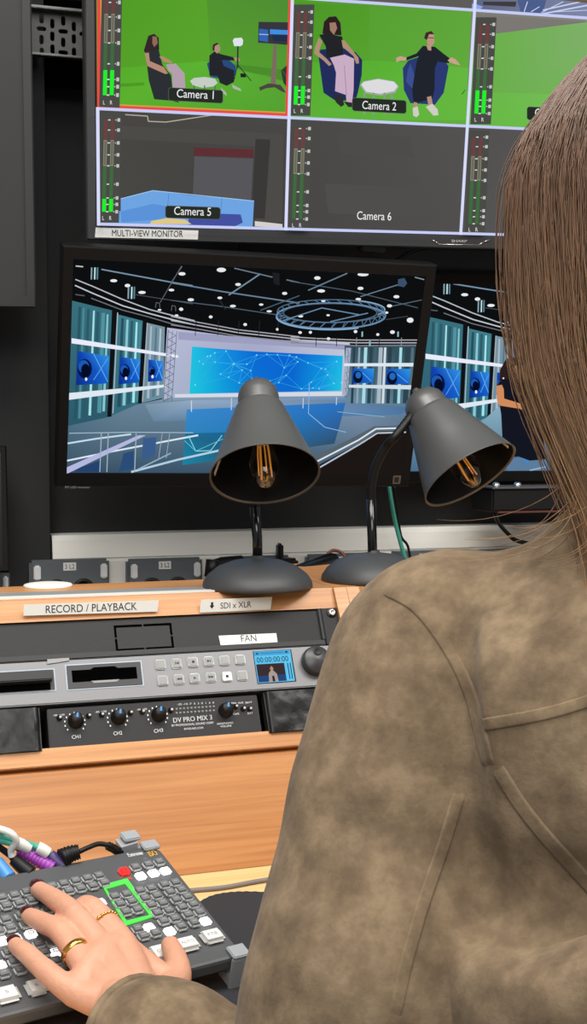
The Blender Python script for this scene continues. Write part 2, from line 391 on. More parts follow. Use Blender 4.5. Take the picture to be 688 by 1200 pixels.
# --- multi-view television
FT = Frame((0.4856, 1.6527, 0.4339 + ZC), -3.2, 10.61, -0.74)
ch, cw = 0.150, 0.25753
tv = screen_thing('television', 'large wall screen split into camera views with red frame round the first', FT, (-cw - 0.003, 3 * cw), (-ch - 0.003, 3 * ch), (0.0125, 0.0125, 0.0185, 0.0125), 0.045, (M['bezel'], M['black']))
WHT = 'dcdcf4'
def q_cell(i, j): return [(-cw + i * cw, (2 - j) * ch), (-cw + (i + 1) * cw, (2 - j) * ch), (-cw + (i + 1) * cw, (1 - j) * ch), (-cw + i * cw, (1 - j) * ch)]
def meter(p, X, Y, dx, H, live):
    """audio meter: two bars with a scale; X,Y = top of the left bar; dx = lean over the height H"""
    def at(u, t): return (X + u + dx * t, Y + H * t)
    def bar(u0, u1, t0, t1, c): p.poly([at(u0, t0), at(u1, t0), at(u1, t1), at(u0, t1)], c)
    p.poly([at(-4, -.08), at(20, -.08), at(20, 1.12), at(-4, 1.12)], '4a4b46')
    for u in (0, 8):
        bar(u, u + 4, 0.0, .22, '6d4042'); bar(u, u + 4, .22, .5, '8c8a78'); bar(u + .7, u + 3.3, .23, .49, '6c6a5c'); bar(u, u + 4, .5, 1.0, '3f6a3f')
        if live: bar(u, u + 4.6, live, 1.0, '22f02a')
    for k, t in enumerate((0, .11, .25, .38, .5, .7, .85, .92, 1.0)):
        bar(4.6, 7.4, t - .006, t + .006, 'dde0dc'); bar(13.2, 14.4, t - .006, t + .006, 'c8c8c8'); bar(15.4, 18.6, t - .018, t + .018, 'c4c4c4')
    p.text('L', at(0.5, 1.09), at(2.6, 1.09), 4.5, 'e8e8e8'); p.text('R', at(8.6, 1.09), at(11.2, 1.09), 4.5, 'e8e8e8')
def caption(p, x0, y0, x1, y1, txt, tx0, tx1, base, h, box=True, sl=.05):
    if box:
        P = [(x0 + 2, y0), (x1 - 2, y0 + sl * (x1 - x0)), (x1, y0 + 2 + sl * (x1 - x0)), (x1, y1 - 2), (x1 - 2, y1), (x0 + 2, y1 - sl * (x1 - x0)), (x0, y1 - 2 - sl * (x1 - x0)), (x0, y0 + 2)]
        p.poly(P, '262c26'); p.line(P + [P[0]], .6, '5a625a')
    p.text(txt, (tx0, base), (tx1, base + sl * (tx1 - tx0)), h, 'f0f0f0')
def feed(i, j, fn, lab):
    q = q_cell(i, j); rect = (q[0][0], q[1][0], q[2][1], q[0][1]); p = Paint(FT, rect); p.rect_px = rect
    fn(p); o = p.build('camera_feed', tv, lab); return o
def sub(o, i, j, fn, name, z):
    q = q_cell(i, j); p = Paint(FT, (q[0][0], q[1][0], q[2][1], q[0][1]), off=z); fn(p); p.build(name, o)
Z1 = lambda pts: zz(140, 10, 3.44, pts)
Z2 = lambda pts: zz(340, 0, 3.127, pts)
def cam1(p):
    p.loc_poly(q_cell(0, 1), [lin(c) for c in ('549a2a', '4f8c34', '57a32f', '57a82c')])
    p.poly([(116, -5), (242, -5), (247, 80), (118, 86)], ['4f9a24', '59a22c', '5aa62c', '55a028'])
    p.poly(Z1([(345, 210), (690, 250), (690, 330), (600, 270), (345, 235)]), '4b8c2c')
    p.poly(Z1([(-60, 245), (350, 212), (690, 300), (690, 420), (-60, 420)]), ['55aa2a', '5cb232', '58a234', '54a032', '5cb22e'])
    p.poly(Z1([(-60, 305), (100, 298), (100, 310), (-60, 320)]), '4c9a26')
    # left woman
    p.poly(Z1([(98, 170), (116, 110), (140, 102), (158, 118), (160, 165), (150, 185), (110, 190)]), '33272a')
    p.poly(Z1([(133, 112), (150, 114), (154, 140), (140, 156), (132, 140)]), '8f6a58')
    p.poly(Z1([(104, 172), (158, 166), (172, 225), (208, 270), (214, 330), (240, 380), (210, 372), (140, 366), (118, 290)]), '2c3034')
    p.poly(Z1([(102, 180), (118, 178), (122, 212), (178, 236), (196, 262), (184, 264), (112, 232)]), 'b58a74')
    p.poly(Z1([(160, 195), (172, 192), (212, 214), (208, 222), (178, 214)]), 'b58a74')
    p.poly(Z1([(188, 226), (226, 222), (262, 262), (266, 335), (252, 326), (215, 322), (212, 262), (196, 250)]), 'b59fae')
    # chair dark, table
    p.poly(Z1([(284, 292), (300, 280), (345, 276), (385, 284), (395, 300), (380, 314), (335, 320), (296, 310)]), 'c6cdc6')
    for x in (298, 340, 382): p.poly(Z1([(x, 310), (x + 5, 310), (x + 6, 376), (x + 1, 376)]), '606a62')
    # right woman in armchair
    p.poly(Z1([(352, 222), (372, 208), (440, 206), (468, 232), (470, 266), (440, 290), (366, 276)]), '2a4a7c')
    p.poly(Z1([(362, 190), (384, 172), (408, 184), (466, 198), (462, 210), (412, 208), (420, 232), (462, 250), (462, 296), (432, 312), (404, 300), (396, 272), (362, 270)]), '24262c')
    p.poly(Z1([(376, 150), (390, 140), (404, 150), (406, 170), (394, 182), (382, 172)]), 'b08c7a'); p.poly(Z1([(374, 168), (376, 146), (392, 138), (400, 142), (384, 152), (382, 172)]), '3c2c28')
    p.poly(Z1([(458, 198), (480, 198), (486, 210), (468, 212)]), 'b58a74')
    p.poly(Z1([(408, 318), (430, 340), (432, 352), (412, 340)]), 'b0b4ac'); p.poly(Z1([(452, 306), (488, 324), (490, 334), (458, 322)]), 'b0b4ac')
    # studio light and its tripod
    p.poly(Z1([(456, 130), (462, 120), (492, 118), (498, 128), (496, 146), (488, 152), (462, 152)]), 'dfe3ea')
    p.poly(Z1([(474, 152), (480, 152), (478, 240), (472, 240)]), '2c3438')
    p.line(Z1([(474, 225), (530, 292)]), 1, '26362a'); p.line(Z1([(474, 232), (462, 286)]), 1, '26362a'); p.poly(Z1([(486, 262), (508, 262), (510, 278), (488, 278)]), '22262a')
    # screen on a trolley
    p.poly(Z1([(560, 54), (690, 56), (690, 148), (558, 138)]), '37363e')
    p.poly(Z1([(563, 82), (598, 86), (598, 136), (562, 130)]), '3464b4'); p.poly(Z1([(606, 84), (680, 88), (680, 106), (606, 104)]), '3f8fe0')
    p.poly(Z1([(612, 106), (676, 108), (672, 134), (620, 132)]), '20304c'); p.line(Z1([(562, 104), (600, 106)]), 1, 'a8c4e6')
    p.poly(Z1([(620, 146), (634, 146), (630, 308), (608, 306)]), '7c6c60')
    p.poly(Z1([(562, 318), (600, 302), (648, 308), (672, 340), (655, 336), (625, 318), (590, 322), (566, 332)]), '4c4440')
    p.poly(Z1([(650, 250), (690, 215), (690, 340), (660, 300)]), '2e3a30'); p.line(Z1([(655, 250), (690, 300)]), 1.2, '584c44')
    # tally frame
    red = 'ee4a46'
    p.line([(115.8, -30), (115.8, 126)], 4.0, red); p.line([(118.6, -30), (118.6, 122.2)], 1.4, 'e8c24a')
    p.line([(113.5, 124.5), (339, 135.0)], 3.4, red); p.line([(118, 122.0), (336, 132.2)], 1.4, 'd8a048')
    p.line([(340.5, -30), (335.6, 136)], 3.2, red)
f = feed(0, 1, cam1, 'green studio view with two seated women, red tally frame'); sub(f, 0, 1, lambda p: meter(p, 122.5, -9.5, -2.6, 121.5, .76), 'audio_meter', .008)
sub(f, 0, 1, lambda p: caption(p, 196.5, 103.2, 260, 121.5, 'Camera 1', 206, 249, 114.5, 9.6), 'caption', .008)
def cam2(p):
    p.loc_poly(q_cell(1, 1), [lin(c) for c in ('4f9a28', '60a63c', '62ae3e', '55a82c')])
    p.poly(Z2([(0, 10), (290, 20), (290, 225), (0, 205)]), ['4a9424', '529c2a', '58a230', '509c28'])
    p.poly(Z2([(-30, 232), (300, 222), (400, 228), (670, 250), (670, 440), (-30, 440)]), ['55ac30', '58b032', '58b032', '66b840', '66b840', '5ab034'])
    # chair and woman on the left
    p.poly(Z2([(104, 210), (110, 182), (190, 176), (240, 192), (264, 220), (262, 275), (248, 340), (240, 364), (170, 372), (122, 340)]), '232d5c')
    p.poly(Z2([(118, 122), (124, 80), (142, 62), (168, 60), (184, 84), (188, 130), (160, 128), (136, 134)]), '2c2024')
    p.poly(Z2([(144, 84), (166, 82), (172, 104), (160, 128), (146, 112)]), 'a07a66')
    p.poly(Z2([(106, 128), (142, 122), (166, 130), (190, 134), (196, 160), (190, 206), (134, 212), (130, 170)]), '222428')
    p.poly(Z2([(104, 140), (118, 150), (104, 190), (132, 214), (152, 236), (142, 242), (122, 222), (88, 196), (90, 176)]), 'b28d78')
    p.poly(Z2([(188, 146), (200, 150), (250, 212), (252, 232), (242, 234), (232, 206), (192, 172)]), 'b28d78')
    p.poly(Z2([(146, 212), (200, 200), (234, 216), (232, 330), (226, 378), (206, 372), (204, 348), (164, 334), (168, 268), (160, 240)]), 'c9adc4')
    p.line(Z2([(198, 240), (206, 350)]), 1, 'a98ca6')
    p.poly(Z2([(160, 342), (190, 352), (198, 384), (186, 392), (166, 374)]), '2c2e30'); p.poly(Z2([(196, 372), (226, 376), (240, 394), (212, 392)]), '2c2e30')
    # table
    p.poly(Z2([(256, 312), (268, 298), (322, 288), (380, 298), (398, 318), (384, 340), (330, 350), (276, 342)]), 'a9a9ae'); p.poly(Z2([(260, 310), (270, 300), (322, 290), (380, 300), (394, 316), (380, 334), (330, 344), (278, 336)]), 'dcdcde')
    for x in (268, 302, 342, 368): p.poly(Z2([(x, 340), (x + 7, 340), (x + 7, 420), (x, 420)]), '8f9692')
    # armchair and woman on the right
    p.poly(Z2([(412, 250), (432, 222), (480, 206), (560, 214), (580, 244), (562, 340), (530, 384), (440, 378), (416, 330)]), '2b3a72')
    p.poly(Z2([(430, 260), (440, 232), (462, 300), (452, 330), (424, 300)]), '3c4f92')
    p.poly(Z2([(462, 196), (486, 168), (530, 172), (560, 196), (586, 216), (580, 232), (540, 226), (530, 250), (528, 330), (520, 362), (452, 380), (446, 330), (462, 230), (470, 206), (424, 222), (416, 214)]), '20242c')
    p.poly(Z2([(388, 212), (404, 206), (426, 212), (424, 222), (404, 222), (388, 228)]), 'c9a28c'); p.poly(Z2([(576, 222), (590, 210), (606, 218), (624, 240), (606, 236), (588, 230)]), 'c9a28c')
    p.poly(Z2([(498, 132), (510, 120), (526, 128), (528, 156), (516, 172), (502, 160)]), 'bd9480'); p.poly(Z2([(490, 140), (496, 120), (516, 114), (528, 126), (508, 126), (500, 148)]), '3c2a28'); p.line(Z2([(502, 138), (526, 140)]), .8, '2c2428')
    p.poly(Z2([(498, 166), (516, 166), (516, 186), (504, 184)]), 'bd9480')
    p.poly(Z2([(500, 356), (516, 352), (522, 384), (506, 386)]), 'b58f7c'); p.poly(Z2([(452, 374), (464, 376), (466, 392), (452, 394)]), 'b58f7c')
    p.poly(Z2([(496, 392), (520, 380), (540, 402), (542, 422), (524, 424)]), 'cfcdc4'); p.poly(Z2([(448, 396), (466, 390), (472, 420), (462, 430), (450, 424)]), 'cfcdc4')
    p.line(Z2([(628, 346), (640, 330)]), .8, '2a3a2a')
f = feed(1, 1, cam2, 'green studio view with two women in blue armchairs'); sub(f, 1, 1, lambda p: meter(p, 346.5, 15.0, -4.0, 108, .80), 'audio_meter', .008)
sub(f, 1, 1, lambda p: caption(p, 411, 115, 474, 133.5, 'Camera 2', 422.5, 462, 128, 9.6), 'caption', .008)
def cam3(p):
    p.loc_poly(q_cell(2, 1), [lin(c) for c in ('7d7a76', '8a8a80', '76b860', '62b040')])
    p.poly([(560, 30), (577, 40), (690, 24), (840, 30), (840, 190), (540, 170)], ['66aa44', '6cb04c', '84b070', '84b070', '7cc45c', '62b03c'])
    p.poly([(555, 17), (688, 25), (688, 26), (577, 40), (573, 40), (552, 40)], '7c7874')
    p.poly([(545, 107), (690, 112), (690, 160), (545, 150)], ['68b444', '78c05c', '74c058', '62b83c'])
f = feed(2, 1, cam3, 'plain green screen view'); sub(f, 2, 1, lambda p: meter(p, 559, 29.5, -5.5, 104, .74), 'audio_meter', .008)
sub(f, 2, 1, lambda p: caption(p, 615, 125.5, 680, 144, 'Camera 3', 624, 664, 137, 9.6), 'caption', .008)
f = feed(3, 1, lambda p: p.loc_poly(q_cell(3, 1), [lin('6a6a66')] * 4), 'plain dark view')
def cam5(p):
    p.loc_poly(q_cell(0, 2), [lin(c) for c in ('484743', '4a4846', '424140', '484845')])
    C = lambda pts: zz(90, 130, 2.293, pts)
    p.poly(C([(110, 40), (555, 62), (552, 300), (480, 300), (490, 95), (110, 75)]), '4d4b48'); p.poly(C([(480, 75), (520, 77), (505, 290), (470, 288)]), '3a3937')
    p.poly(C([(315, 98), (475, 104), (474, 126), (314, 120)]), '5e2f33'); p.poly(C([(316, 122), (474, 128), (468, 240), (312, 226)]), '57565a')
    p.line(C([(130, 10), (190, 14), (192, 28), (240, 30), (385, 8)]), 1.2, 'b5ada0')
    p.poly(C([(118, 236), (204, 214), (300, 226), (390, 234), (476, 242), (472, 314), (50, 306), (60, 250), (118, 270)]), '6ea4e2')
    p.poly(C([(118, 270), (204, 250), (244, 256), (240, 290), (120, 300)]), '5b92d8'); p.poly(C([(380, 276), (440, 278), (446, 300), (420, 312), (300, 306), (300, 290)]), '4450a0')
    p.line(C([(247, 222), (244, 258)]), .7, '4f82c6'); p.line(C([(390, 234), (386, 276)]), .7, '4f82c6'); p.line(C([(118, 236), (204, 214), (476, 242)]), .8, 'a8d0f4')
    p.poly(C([(196, 304), (200, 296), (240, 288), (290, 292), (308, 304)]), 'dfc888'); p.poly(C([(478, 296), (552, 304), (552, 314), (478, 310)]), 'd6d0cc')
f = feed(0, 2, cam5, 'dim view of a blue curved sofa'); sub(f, 0, 2, lambda p: meter(p, 121.5, 141, -2.5, 107, .86), 'audio_meter', .008)
sub(f, 0, 2, lambda p: caption(p, 193, 241, 257, 257, 'Camera 5', 203, 246, 251.5, 9.6, sl=.03), 'caption', .008)
def cam6(p):
    p.loc_poly(q_cell(1, 2), [lin(c) for c in ('494845', '545250', '504f4e', '474645')])
    p.poly([(395, 155), (480, 160), (485, 185), (400, 180)], '4e4c4a'); p.poly([(380, 215), (500, 220), (495, 255), (385, 250)], '4f4e4d')
f = feed(1, 2, cam6, 'blank grey view'); sub(f, 1, 2, lambda p: meter(p, 344, 151, -3.4, 105.5, 0), 'audio_meter', .008)
sub(f, 1, 2, lambda p: caption(p, 0, 0, 0, 0, 'Camera 6', 416.5, 456.5, 257, 9.6, box=False, sl=.03), 'caption', .008)
f = feed(2, 2, lambda p: p.loc_poly(q_cell(2, 2), [lin(c) for c in ('52504e', '5c5a58', '5c5c5c', '525252')]), 'blank grey view'); sub(f, 2, 2, lambda p: meter(p, 551, 161, -4.5, 101, 0), 'audio_meter', .008)
feed(3, 2, lambda p: p.loc_poly(q_cell(3, 2), [lin('585654')] * 4), 'blank grey view')
def prog(p):
    for i in (0, 1): p.loc_poly(q_cell(i, 0), [lin('5a5856')] * 4)
def top_a(p):
    p.loc_poly(q_cell(2, 0), [lin(c) for c in ('505050', '606068', '8c94b8', '5f6884')])
    p.poly([(551, 4), (558, 5), (566, 8), (556, 16), (551, 16)], '8fa8e8'); p.poly([(566, 2), (605, 2), (604, 8), (566, 6)], '3e3c3e')
    p.poly([(606, 0), (640, 0), (636, 16), (610, 14)], '4c5e8c')
    for q in (((636, 12), (690, 0), 1.5), ((634, 15), (660, 2), 1), ((632, 17), (690, 6), 1.6), ((622, 14), (632, 8), 1), ((614, 14), (618, 2), 1), ((650, 14), (690, 12), .8)): p.line([q[0], q[1]], q[2], 'c8d4f4')
    p.poly([(655, 0), (690, 0), (690, 4)], '6a5848')
for i in (0, 1): feed(i, 0, lambda p, i=i: p.loc_poly(q_cell(i, 0), [lin('5e5c58')] * 4), 'dark view')
feed(2, 0, top_a, 'virtual studio view'); feed(3, 0, top_a, 'virtual studio view')
for j in (-1,):
    for i in range(4): feed(i, j, lambda p, i=i, j=j: p.loc_poly(q_cell(i, j), [lin('20385c' if (i + j) % 2 else '3a3c40')] * 4), 'dark view')
# white grid lines between the views
p = Paint(FT, (-cw - 0.003, 3 * cw, -ch - 0.003, 3 * ch), off=0.0125); g = 0.0019
def gl(x0, x1, z0, z1, c=WHT): p.loc_poly([(x0, z0), (x1, z0), (x1, z1), (x0, z1)], [lin(c)] * 4)
for z in (2 * ch, ch, 0, -ch): gl(-cw - .002, 3 * cw, z - g + (-.0026 if z == 0 else 0), z + g + (-.0026 if z == 0 else 0), 'c8cdf6')
for k in range(0, 4): gl(-cw + k * cw - g - .0006, -cw + k * cw + g, -ch - .002, (-.001 if k == 0 else 3 * ch), 'd8dcfa')
p.build('grid_lines', tv)
b = MB(); bb = [FT.loc(*q) for q in ((112, 266.5), (232, 270), (231.5, 280.5), (111, 278))]
b.prism([(x, -0.0032, z) for x, z in bb], M['label'], (0, -0.0006, 0)); text(b, FT, 'MULTI-VIEW MONITOR', (131, 276.5), (214, 277.6), 7.4, M['ink'], 0.0041); b.build('label_strip', tv, lab='white label reading MULTI-VIEW MONITOR')
b = MB(); text(b, FT, 'SHARP', (528, 283.6), (546, 284), 2.9, M['inkw'], 0.0036, .01)
L = zz(510, 230, 8, [(-30, 410), (0, 425), (30, 450), (400, 455), (440, 430), (505, 405)])
for (a, c) in zip(L, L[1:]):
    A = FT.loc(*a); B = FT.loc(*c); b.tube([(A[0], -0.0034, A[1]), (B[0], -0.0034, B[1])], 0.0007, M['chrome'], 6)
b.build('maker_badge', tv)

# television wall bracket and hanging cable, just under the television
b = MB(); fr = Frame(at_y(420, 300, 1.84)); X0 = fr.loc(278, 300)[0]; X1 = fr.loc(640, 300)[0]
b.box(X0, X1, -0.012, 0.03, -0.016, 0.016, M['bezel'], 0.003); b.box(X0, X1, -0.016, 0.03, -0.022, -0.016, M['black'], 0.002)
b.box(fr.loc(418, 300)[0], fr.loc(447, 300)[0], -0.022, -0.012, 0.004, 0.012, M['steel'], 0.002)
tag(b.build('wall_bracket', fr=fr), 'dark grey metal bracket bar on the wall under the multi-view television', 'bracket')
b = MB(); b.tube(spline([at_y(440, 318, 1.80), at_y(466, 304, 1.79), at_y(482, 294, 1.79), at_y(505, 288, 1.80), at_y(540, 276, 1.82)]), 0.004, M['black'], 8)
tag(b.build('cable'), 'black cable looping under the multi-view television', 'cable')

# --- virtual studio picture, shared by the two preview monitors
def studio_left(p, T):
    P = lambda pts: [T(*q) for q in pts]
    A = lambda pts: P(zz(75, 300, 4.587, pts)); B = lambda pts: P(zz(75, 420, 3.44, pts))
    # teal glass bays
    bays = [([(84, 352), (133, 364), (129, 488), (74, 500)], '39707e', '2c5a6c'), ([(137, 368), (168, 376), (164, 472), (130, 487)], '3f7c8a', '336a7c'), ([(172, 378), (193, 383), (191, 466), (166, 472)], '7a93a2', '6a8c9c')]
    for q, c1, c2 in bays: p.poly(P(q), [c1, c1, c2, c2])
    for x, w_, c in ((92, 3, '2a5662'), (97, 2, '4c8a98'), (102, 3, '2c5a68'), (109, 2.0, 'a6e0e6'), (113, 3.5, '2c5a68'), (119, 4, '52929f'), (125, 2, '86c6ce'), (142, 3, '28505c'), (148, 2.5, '8cc8d2'), (153, 3, '2c5c6a'), (159, 2.2, 'a4e4ea'), (163, 2, '4a8896'), (176, 2, 'a8b8c4'), (182, 2, '55788a'), (187, 2, 'b0c2cc')):
        p.poly(P([(x, 357 + (x - 84) * .27), (x + w_, 357 + (x - 84) * .27), (x + w_ - 5 + (x - 84) * .02, 494 - (x - 84) * .3), (x - 6 + (x - 84) * .02, 494 - (x - 84) * .3)]), c)
    # screens in the bays
    def scr(q, gx, gr):
        p.poly(P(q), ['0f3fae', '2f8fe6', '1560cc', '0a2a86'])
        (ax, ay), (bx, by), (cx, cy), (dx, dy) = q
        ex, ey = ax + (bx - ax) * .22, ay + (dy - ay) * .52
        p.ell(*T(ex, ey), gr, gr * 1.35, '071238'); p.ell(*T(ex - gr * .15, ey - gr * .3), gr * .75, gr * .9, '1c58b4'); p.ell(*T(ex + gr * .1, ey + gr * .2), gr * .6, gr * .9, '050c28')
        p.line(P([(ax + (bx - ax) * .5, ay + (by - ay) * .5), (ax + (bx - ax) * .95, cy - 2)]), .8, '66b4f4'); p.line(P([(bx - 2, by + 3), (ax + (bx - ax) * .5, cy - 4)]), .8, '5aa8f0'); p.ell(*T(ex + gr * .2, cy - 5), 1.4, 2, 'e8f0ff')
    scr([(91, 411), (128, 417), (126, 449), (89, 451)], 98, 8.5); scr([(141, 418), (165, 421), (163, 448), (139, 450)], 146, 6); scr([(174, 421), (191, 423), (190, 446), (173, 447)], 178, 4)
    # mullions
    for x0, x1, y0, y1 in ((129.5, 134.5, 362, 488), (135.5, 136.8, 366, 484), (165.5, 169.5, 374, 472), (170.3, 171.4, 378, 470)):
        p.poly(P([(x0 + 1.6, y0), (x1 + 1.6, y0), (x1 - 4, y1), (x0 - 4, y1)]), '101316' if x1 - x0 > 3 else 'aab6bd')
    # white bands
    p.poly(A([(40, 440), (612, 532), (614, 546), (40, 468)]), 'e9ecfa'); p.poly(B([(20, 138), (410, 104), (410, 114), (18, 166)]), 'dfe9f2')
def studio_ceiling_left(p, T):
    P = lambda pts: [T(*q) for q in pts]; A = lambda pts: P(zz(75, 300, 4.587, pts))
    for q, w_, c in (([(60, 124), (150, 160), (310, 230), (460, 286), (590, 320), (700, 346)], 1.3, 'b8c0c8'), ([(58, 156), (145, 195), (315, 266), (460, 308), (590, 342), (700, 368)], 1.4, 'c4ccd4'), ([(145, 225), (310, 288), (455, 326), (590, 366), (700, 388)], 1.1, '70777e'),
                     ([(60, 205), (110, 212)], 1.2, '5c6066'), ([(200, 70), (350, 98), (580, 140), (690, 158)], 1.5, '7a93a8'), ([(630, 52), (515, 248)], 1, '5a6067'), ([(380, 205), (600, 240), (690, 256)], .8, '4c5258'), ([(62, 52), (102, 56)], 1.4, 'c4cad0')): p.line(A(q), w_, c)
    for x, y, rx, ry in ((266, 131, 19, 8), (340, 157, 15, 9), (418, 194, 20, 8), (632, 94, 18, 9), (576, 181, 15, 7), (628, 284, 11, 9), (604, 317, 10, 5), (512, 288, 10, 5), (678, 233, 15, 7)):
        q = A([(x, y)])[0]; p.ell(q[0], q[1], rx / 4.587, ry / 4.587, 'eceef0')
    for x, y in ((162, 92), (360, 196)):
        p.poly(A([(x - 22, y - 30), (x + 24, y - 36), (x + 24, y + 30), (x - 14, y + 36)]), '16282e')
        for dx, c in ((-18, '8aa8b0'), (0, 'c8e6ea'), (14, '5c8490')): p.poly(A([(x + dx, y - 32), (x + dx + 7, y - 32), (x + dx + 5, y + 32), (x + dx - 2, y + 32)]), c)
    for x, y in ((500, 262), (585, 278)): p.line(A([(x - 10, y + 14), (x - 6, y - 14), (x + 12, y - 10), (x + 14, y + 16)]), .8, '5a666c')
ident = lambda x, y: (x, y)

# --- main preview monitor
FM = Frame((0.4402, 1.6955, 0.0853 + ZC), -0.7, 16.77, 0.67)
hx, hz_ = 0.148 * 1.6753, 0.148
tl = FM.loc(75.5, 289); br = FM.loc(479, 574)
mon = screen_thing('computer_monitor', 'black preview monitor with a whole virtual blue studio behind the two desk lamps', FM, (-hx, hx), (-hz_, hz_), (0.0145, 0.016, 0.0205, 0.017), 0.03, (M['bezel2'], M['black']))
def studio_main(p):
    p.poly([(60, 290), (530, 290), (530, 420), (60, 420)], '0d0e10')
    # back wall and its floor
    p.poly([(196, 384), (300, 398), (410, 401), (412, 478), (190, 476)], ['b9bcd6', 'a6a9c8', 'c4c8dc', 'b0bcd0', 'a8b4cc'])
    p.poly([(209, 389), (404, 404), (404, 410), (209, 398)], '9c9fc0'); p.poly([(205, 462), (404, 459), (404, 465), (205, 470)], 'd5dae6')
    p.poly([(60, 500), (75, 498), (165, 473), (200, 466), (405, 464), (530, 468), (530, 580), (60, 580)], ['4c6c80', '4c6c80', '688498', '90a4b8', '7f98b2', '557086', '2c4460', '283c50'])
    p.poly([(170, 474), (225, 469), (405, 466), (490, 470), (470, 486), (180, 494)], ['7c94a8', '92aac4', '6a92c0', '4c6680', '4a78a8', '6484a0'])
    # reflection of the wall screen in the floor
    p.poly([(219, 480), (405, 472), (398, 500), (392, 520), (214, 545)], ['3888cc', '2a70c0', '3a70a8', '30506c', '1c7ca8'])
    p.poly([(217, 508), (300, 506), (290, 535), (214, 545)], ['1e6e94', '1c5c90', '225070', '1a84a4'])
    # right bays
    p.poly([(404, 405), (490, 403), (484, 478), (404, 470)], ['36505e', '2e4450', '5a7c90', '6a8aa0'])
    A = lambda pts: zz(340, 310, 4.3, pts)
    for x, w_, c in ((318, 12, '2a3f4a'), (345, 10, '8aa6b2'), (374, 16, 'a8dae4'), (400, 18, '2c4450'), (425, 14, '40606c'), (448, 20, 'aab8c2'), (474, 12, 'd0dce4'), (496, 18, '2a404a'), (530, 20, '34525e'), (552, 14, 'a6dce6'), (580, 26, '2c444e'), (612, 12, '56707c')):
        p.poly(A([(x, 418), (x + w_, 418), (x + w_ - 12, 700), (x - 12, 700)]), c)
    p.poly(A([(282, 420), (308, 420), (288, 660), (262, 660)]), 'a4aec4')
    for k in range(6): p.line(A([(290 - k * 2, 425 + k * 40), (298 - k * 2, 462 + k * 40), (284 - k * 2, 465 + k * 40)]), .6, '5c6880')
    def rs(q, e):
        p.poly(A(q), ['1450b4', '2f96e8', '1a6ad0', '0c2c84']); x, y, r = e; c = A([(x, y)])[0]; p.ell(c[0], c[1], r / 4.3, r * 1.3 / 4.3, '06102c'); p.ell(c[0] + .5, c[1] - 2, r * .6 / 4.3, r * .7 / 4.3, '2468bc')
        p.line(A([(x + r, y - 20), (q[2][0] - 8, q[2][1] - 8)]), .7, '68b8f4')
    rs([(316, 524), (424, 524), (418, 596), (312, 600)], (342, 566, 24)); rs([(488, 526), (608, 526), (600, 602), (482, 604)], (514, 572, 26))
    p.poly(A([(272, 498), (622, 496), (620, 514), (272, 512)]), 'dfe8f0'); p.poly(A([(296, 606), (618, 608), (616, 630), (296, 620)]), 'd0dde6')
    # big wall screen with its network pattern
    xs_ = [(225, 406, 461.6, '22bfe0', '1cc6dc'), (262, 409.2, 460.7, '128ee0', '10a0dc'), (300, 411.9, 459.9, '0c68d4', '0a74d2'), (345, 414.2, 459.1, '0b62d0', '0a6ad0'), (380, 416, 458.4, '108ce0', '0f98de'), (402, 417, 458, '1cb6e6', '1ec4e0')]
    for a, c in zip(xs_, xs_[1:]): p.poly([(a[0], a[1]), (c[0], c[1]), (c[0] - 2, c[2]), (a[0] - 3, a[2])], [a[3], c[3], c[4], a[4]])
    rnd = random.Random(5); N = [(226 + 174 * (i + rnd.random()) / 40, 0) for i in range(40)]; N = [(x, 409 + (x - 225) * .06 + rnd.random() * (47 - (x - 225) * .05)) for x, _ in N]
    for i, a in enumerate(N):
        for j in sorted(range(len(N)), key=lambda k: (N[k][0] - a[0]) ** 2 + 2 * (N[k][1] - a[1]) ** 2)[3:6]: p.line([a, N[j]], .4, '38aee8')
        p.ell(a[0], a[1], 1.0, 1.0, '7ce4f8', n=6)
    studio_left(p, ident)
    # lattice truss
    p.line([(197, 386), (191, 470)], .8, '5c6478'); p.line([(207, 388), (201, 470)], .8, '6a7288'); p.line([(202, 387), (196, 470)], .8, '7c86a0')
    for k in range(9): p.line([(197 - k * .6, 388 + k * 9), (206 - k * .6, 393 + k * 9), (196 - k * .6, 398 + k * 9)], .6, '545c70')
    # floor stripes
    B = lambda pts: zz(75, 420, 3.44, pts)
    for q, w_, c in (([(8, 342), (130, 322), (270, 304)], 2, 'c4dcea'), ([(5, 412), (200, 372), (540, 308)], 2, 'd8e8f4'), ([(270, 456), (460, 406), (640, 366)], 2.4, 'b4d0e4'), ([(296, 446), (430, 380)], 1.6, '8cb0c4'), ([(20, 300), (270, 296), (520, 298)], 1, 'a8bccc')): p.line(B(q), w_, c)
    p.poly(B([(5, 440), (300, 308), (330, 308), (6, 466)]), 'b4b8e0')
    p.poly(B([(40, 456), (60, 440), (150, 408), (150, 456)]), '24426e'); p.poly(B([(220, 456), (240, 380), (280, 370), (280, 440)]), '2a4c78'); p.poly(B([(318, 320), (372, 316), (366, 390), (312, 410)]), '3a5c8c')
    for x in (150, 178, 290): p.line(B([(x, 300), (x - 6, 456)]), 1.2, '9cb4c0')
    for x in (395, 425): p.line(B([(x, 300), (x - 14, 400)]), .8, 'a0a8bc')
    p.line(B([(500, 310), (530, 372), (590, 370), (636, 308)]), .9, '8ce0e8'); p.line(B([(485, 330), (530, 372), (690, 300)]), .7, '68c8dc')
    for x, y in ((222, 470), (222, 472)): p.line([(x + 2, 469), (x + 2, 482)], 1, 'cfe0ee')
    for x, y0, y1 in ((271, 466, 480), (355, 466, 478), (394, 465, 474)): p.line([(x, y0), (x - .4, y1)], 1, 'c0d4ea')
    # dark stage edge at the right with white strips
    p.poly([(372, 545), (420, 519), (441, 505), (490, 504), (500, 580), (360, 580)], '1c1715'); p.poly([(352, 549), (420, 518), (441, 504.5), (490, 503), (490, 498), (438, 499), (412, 513), (340, 548)], '56646e')
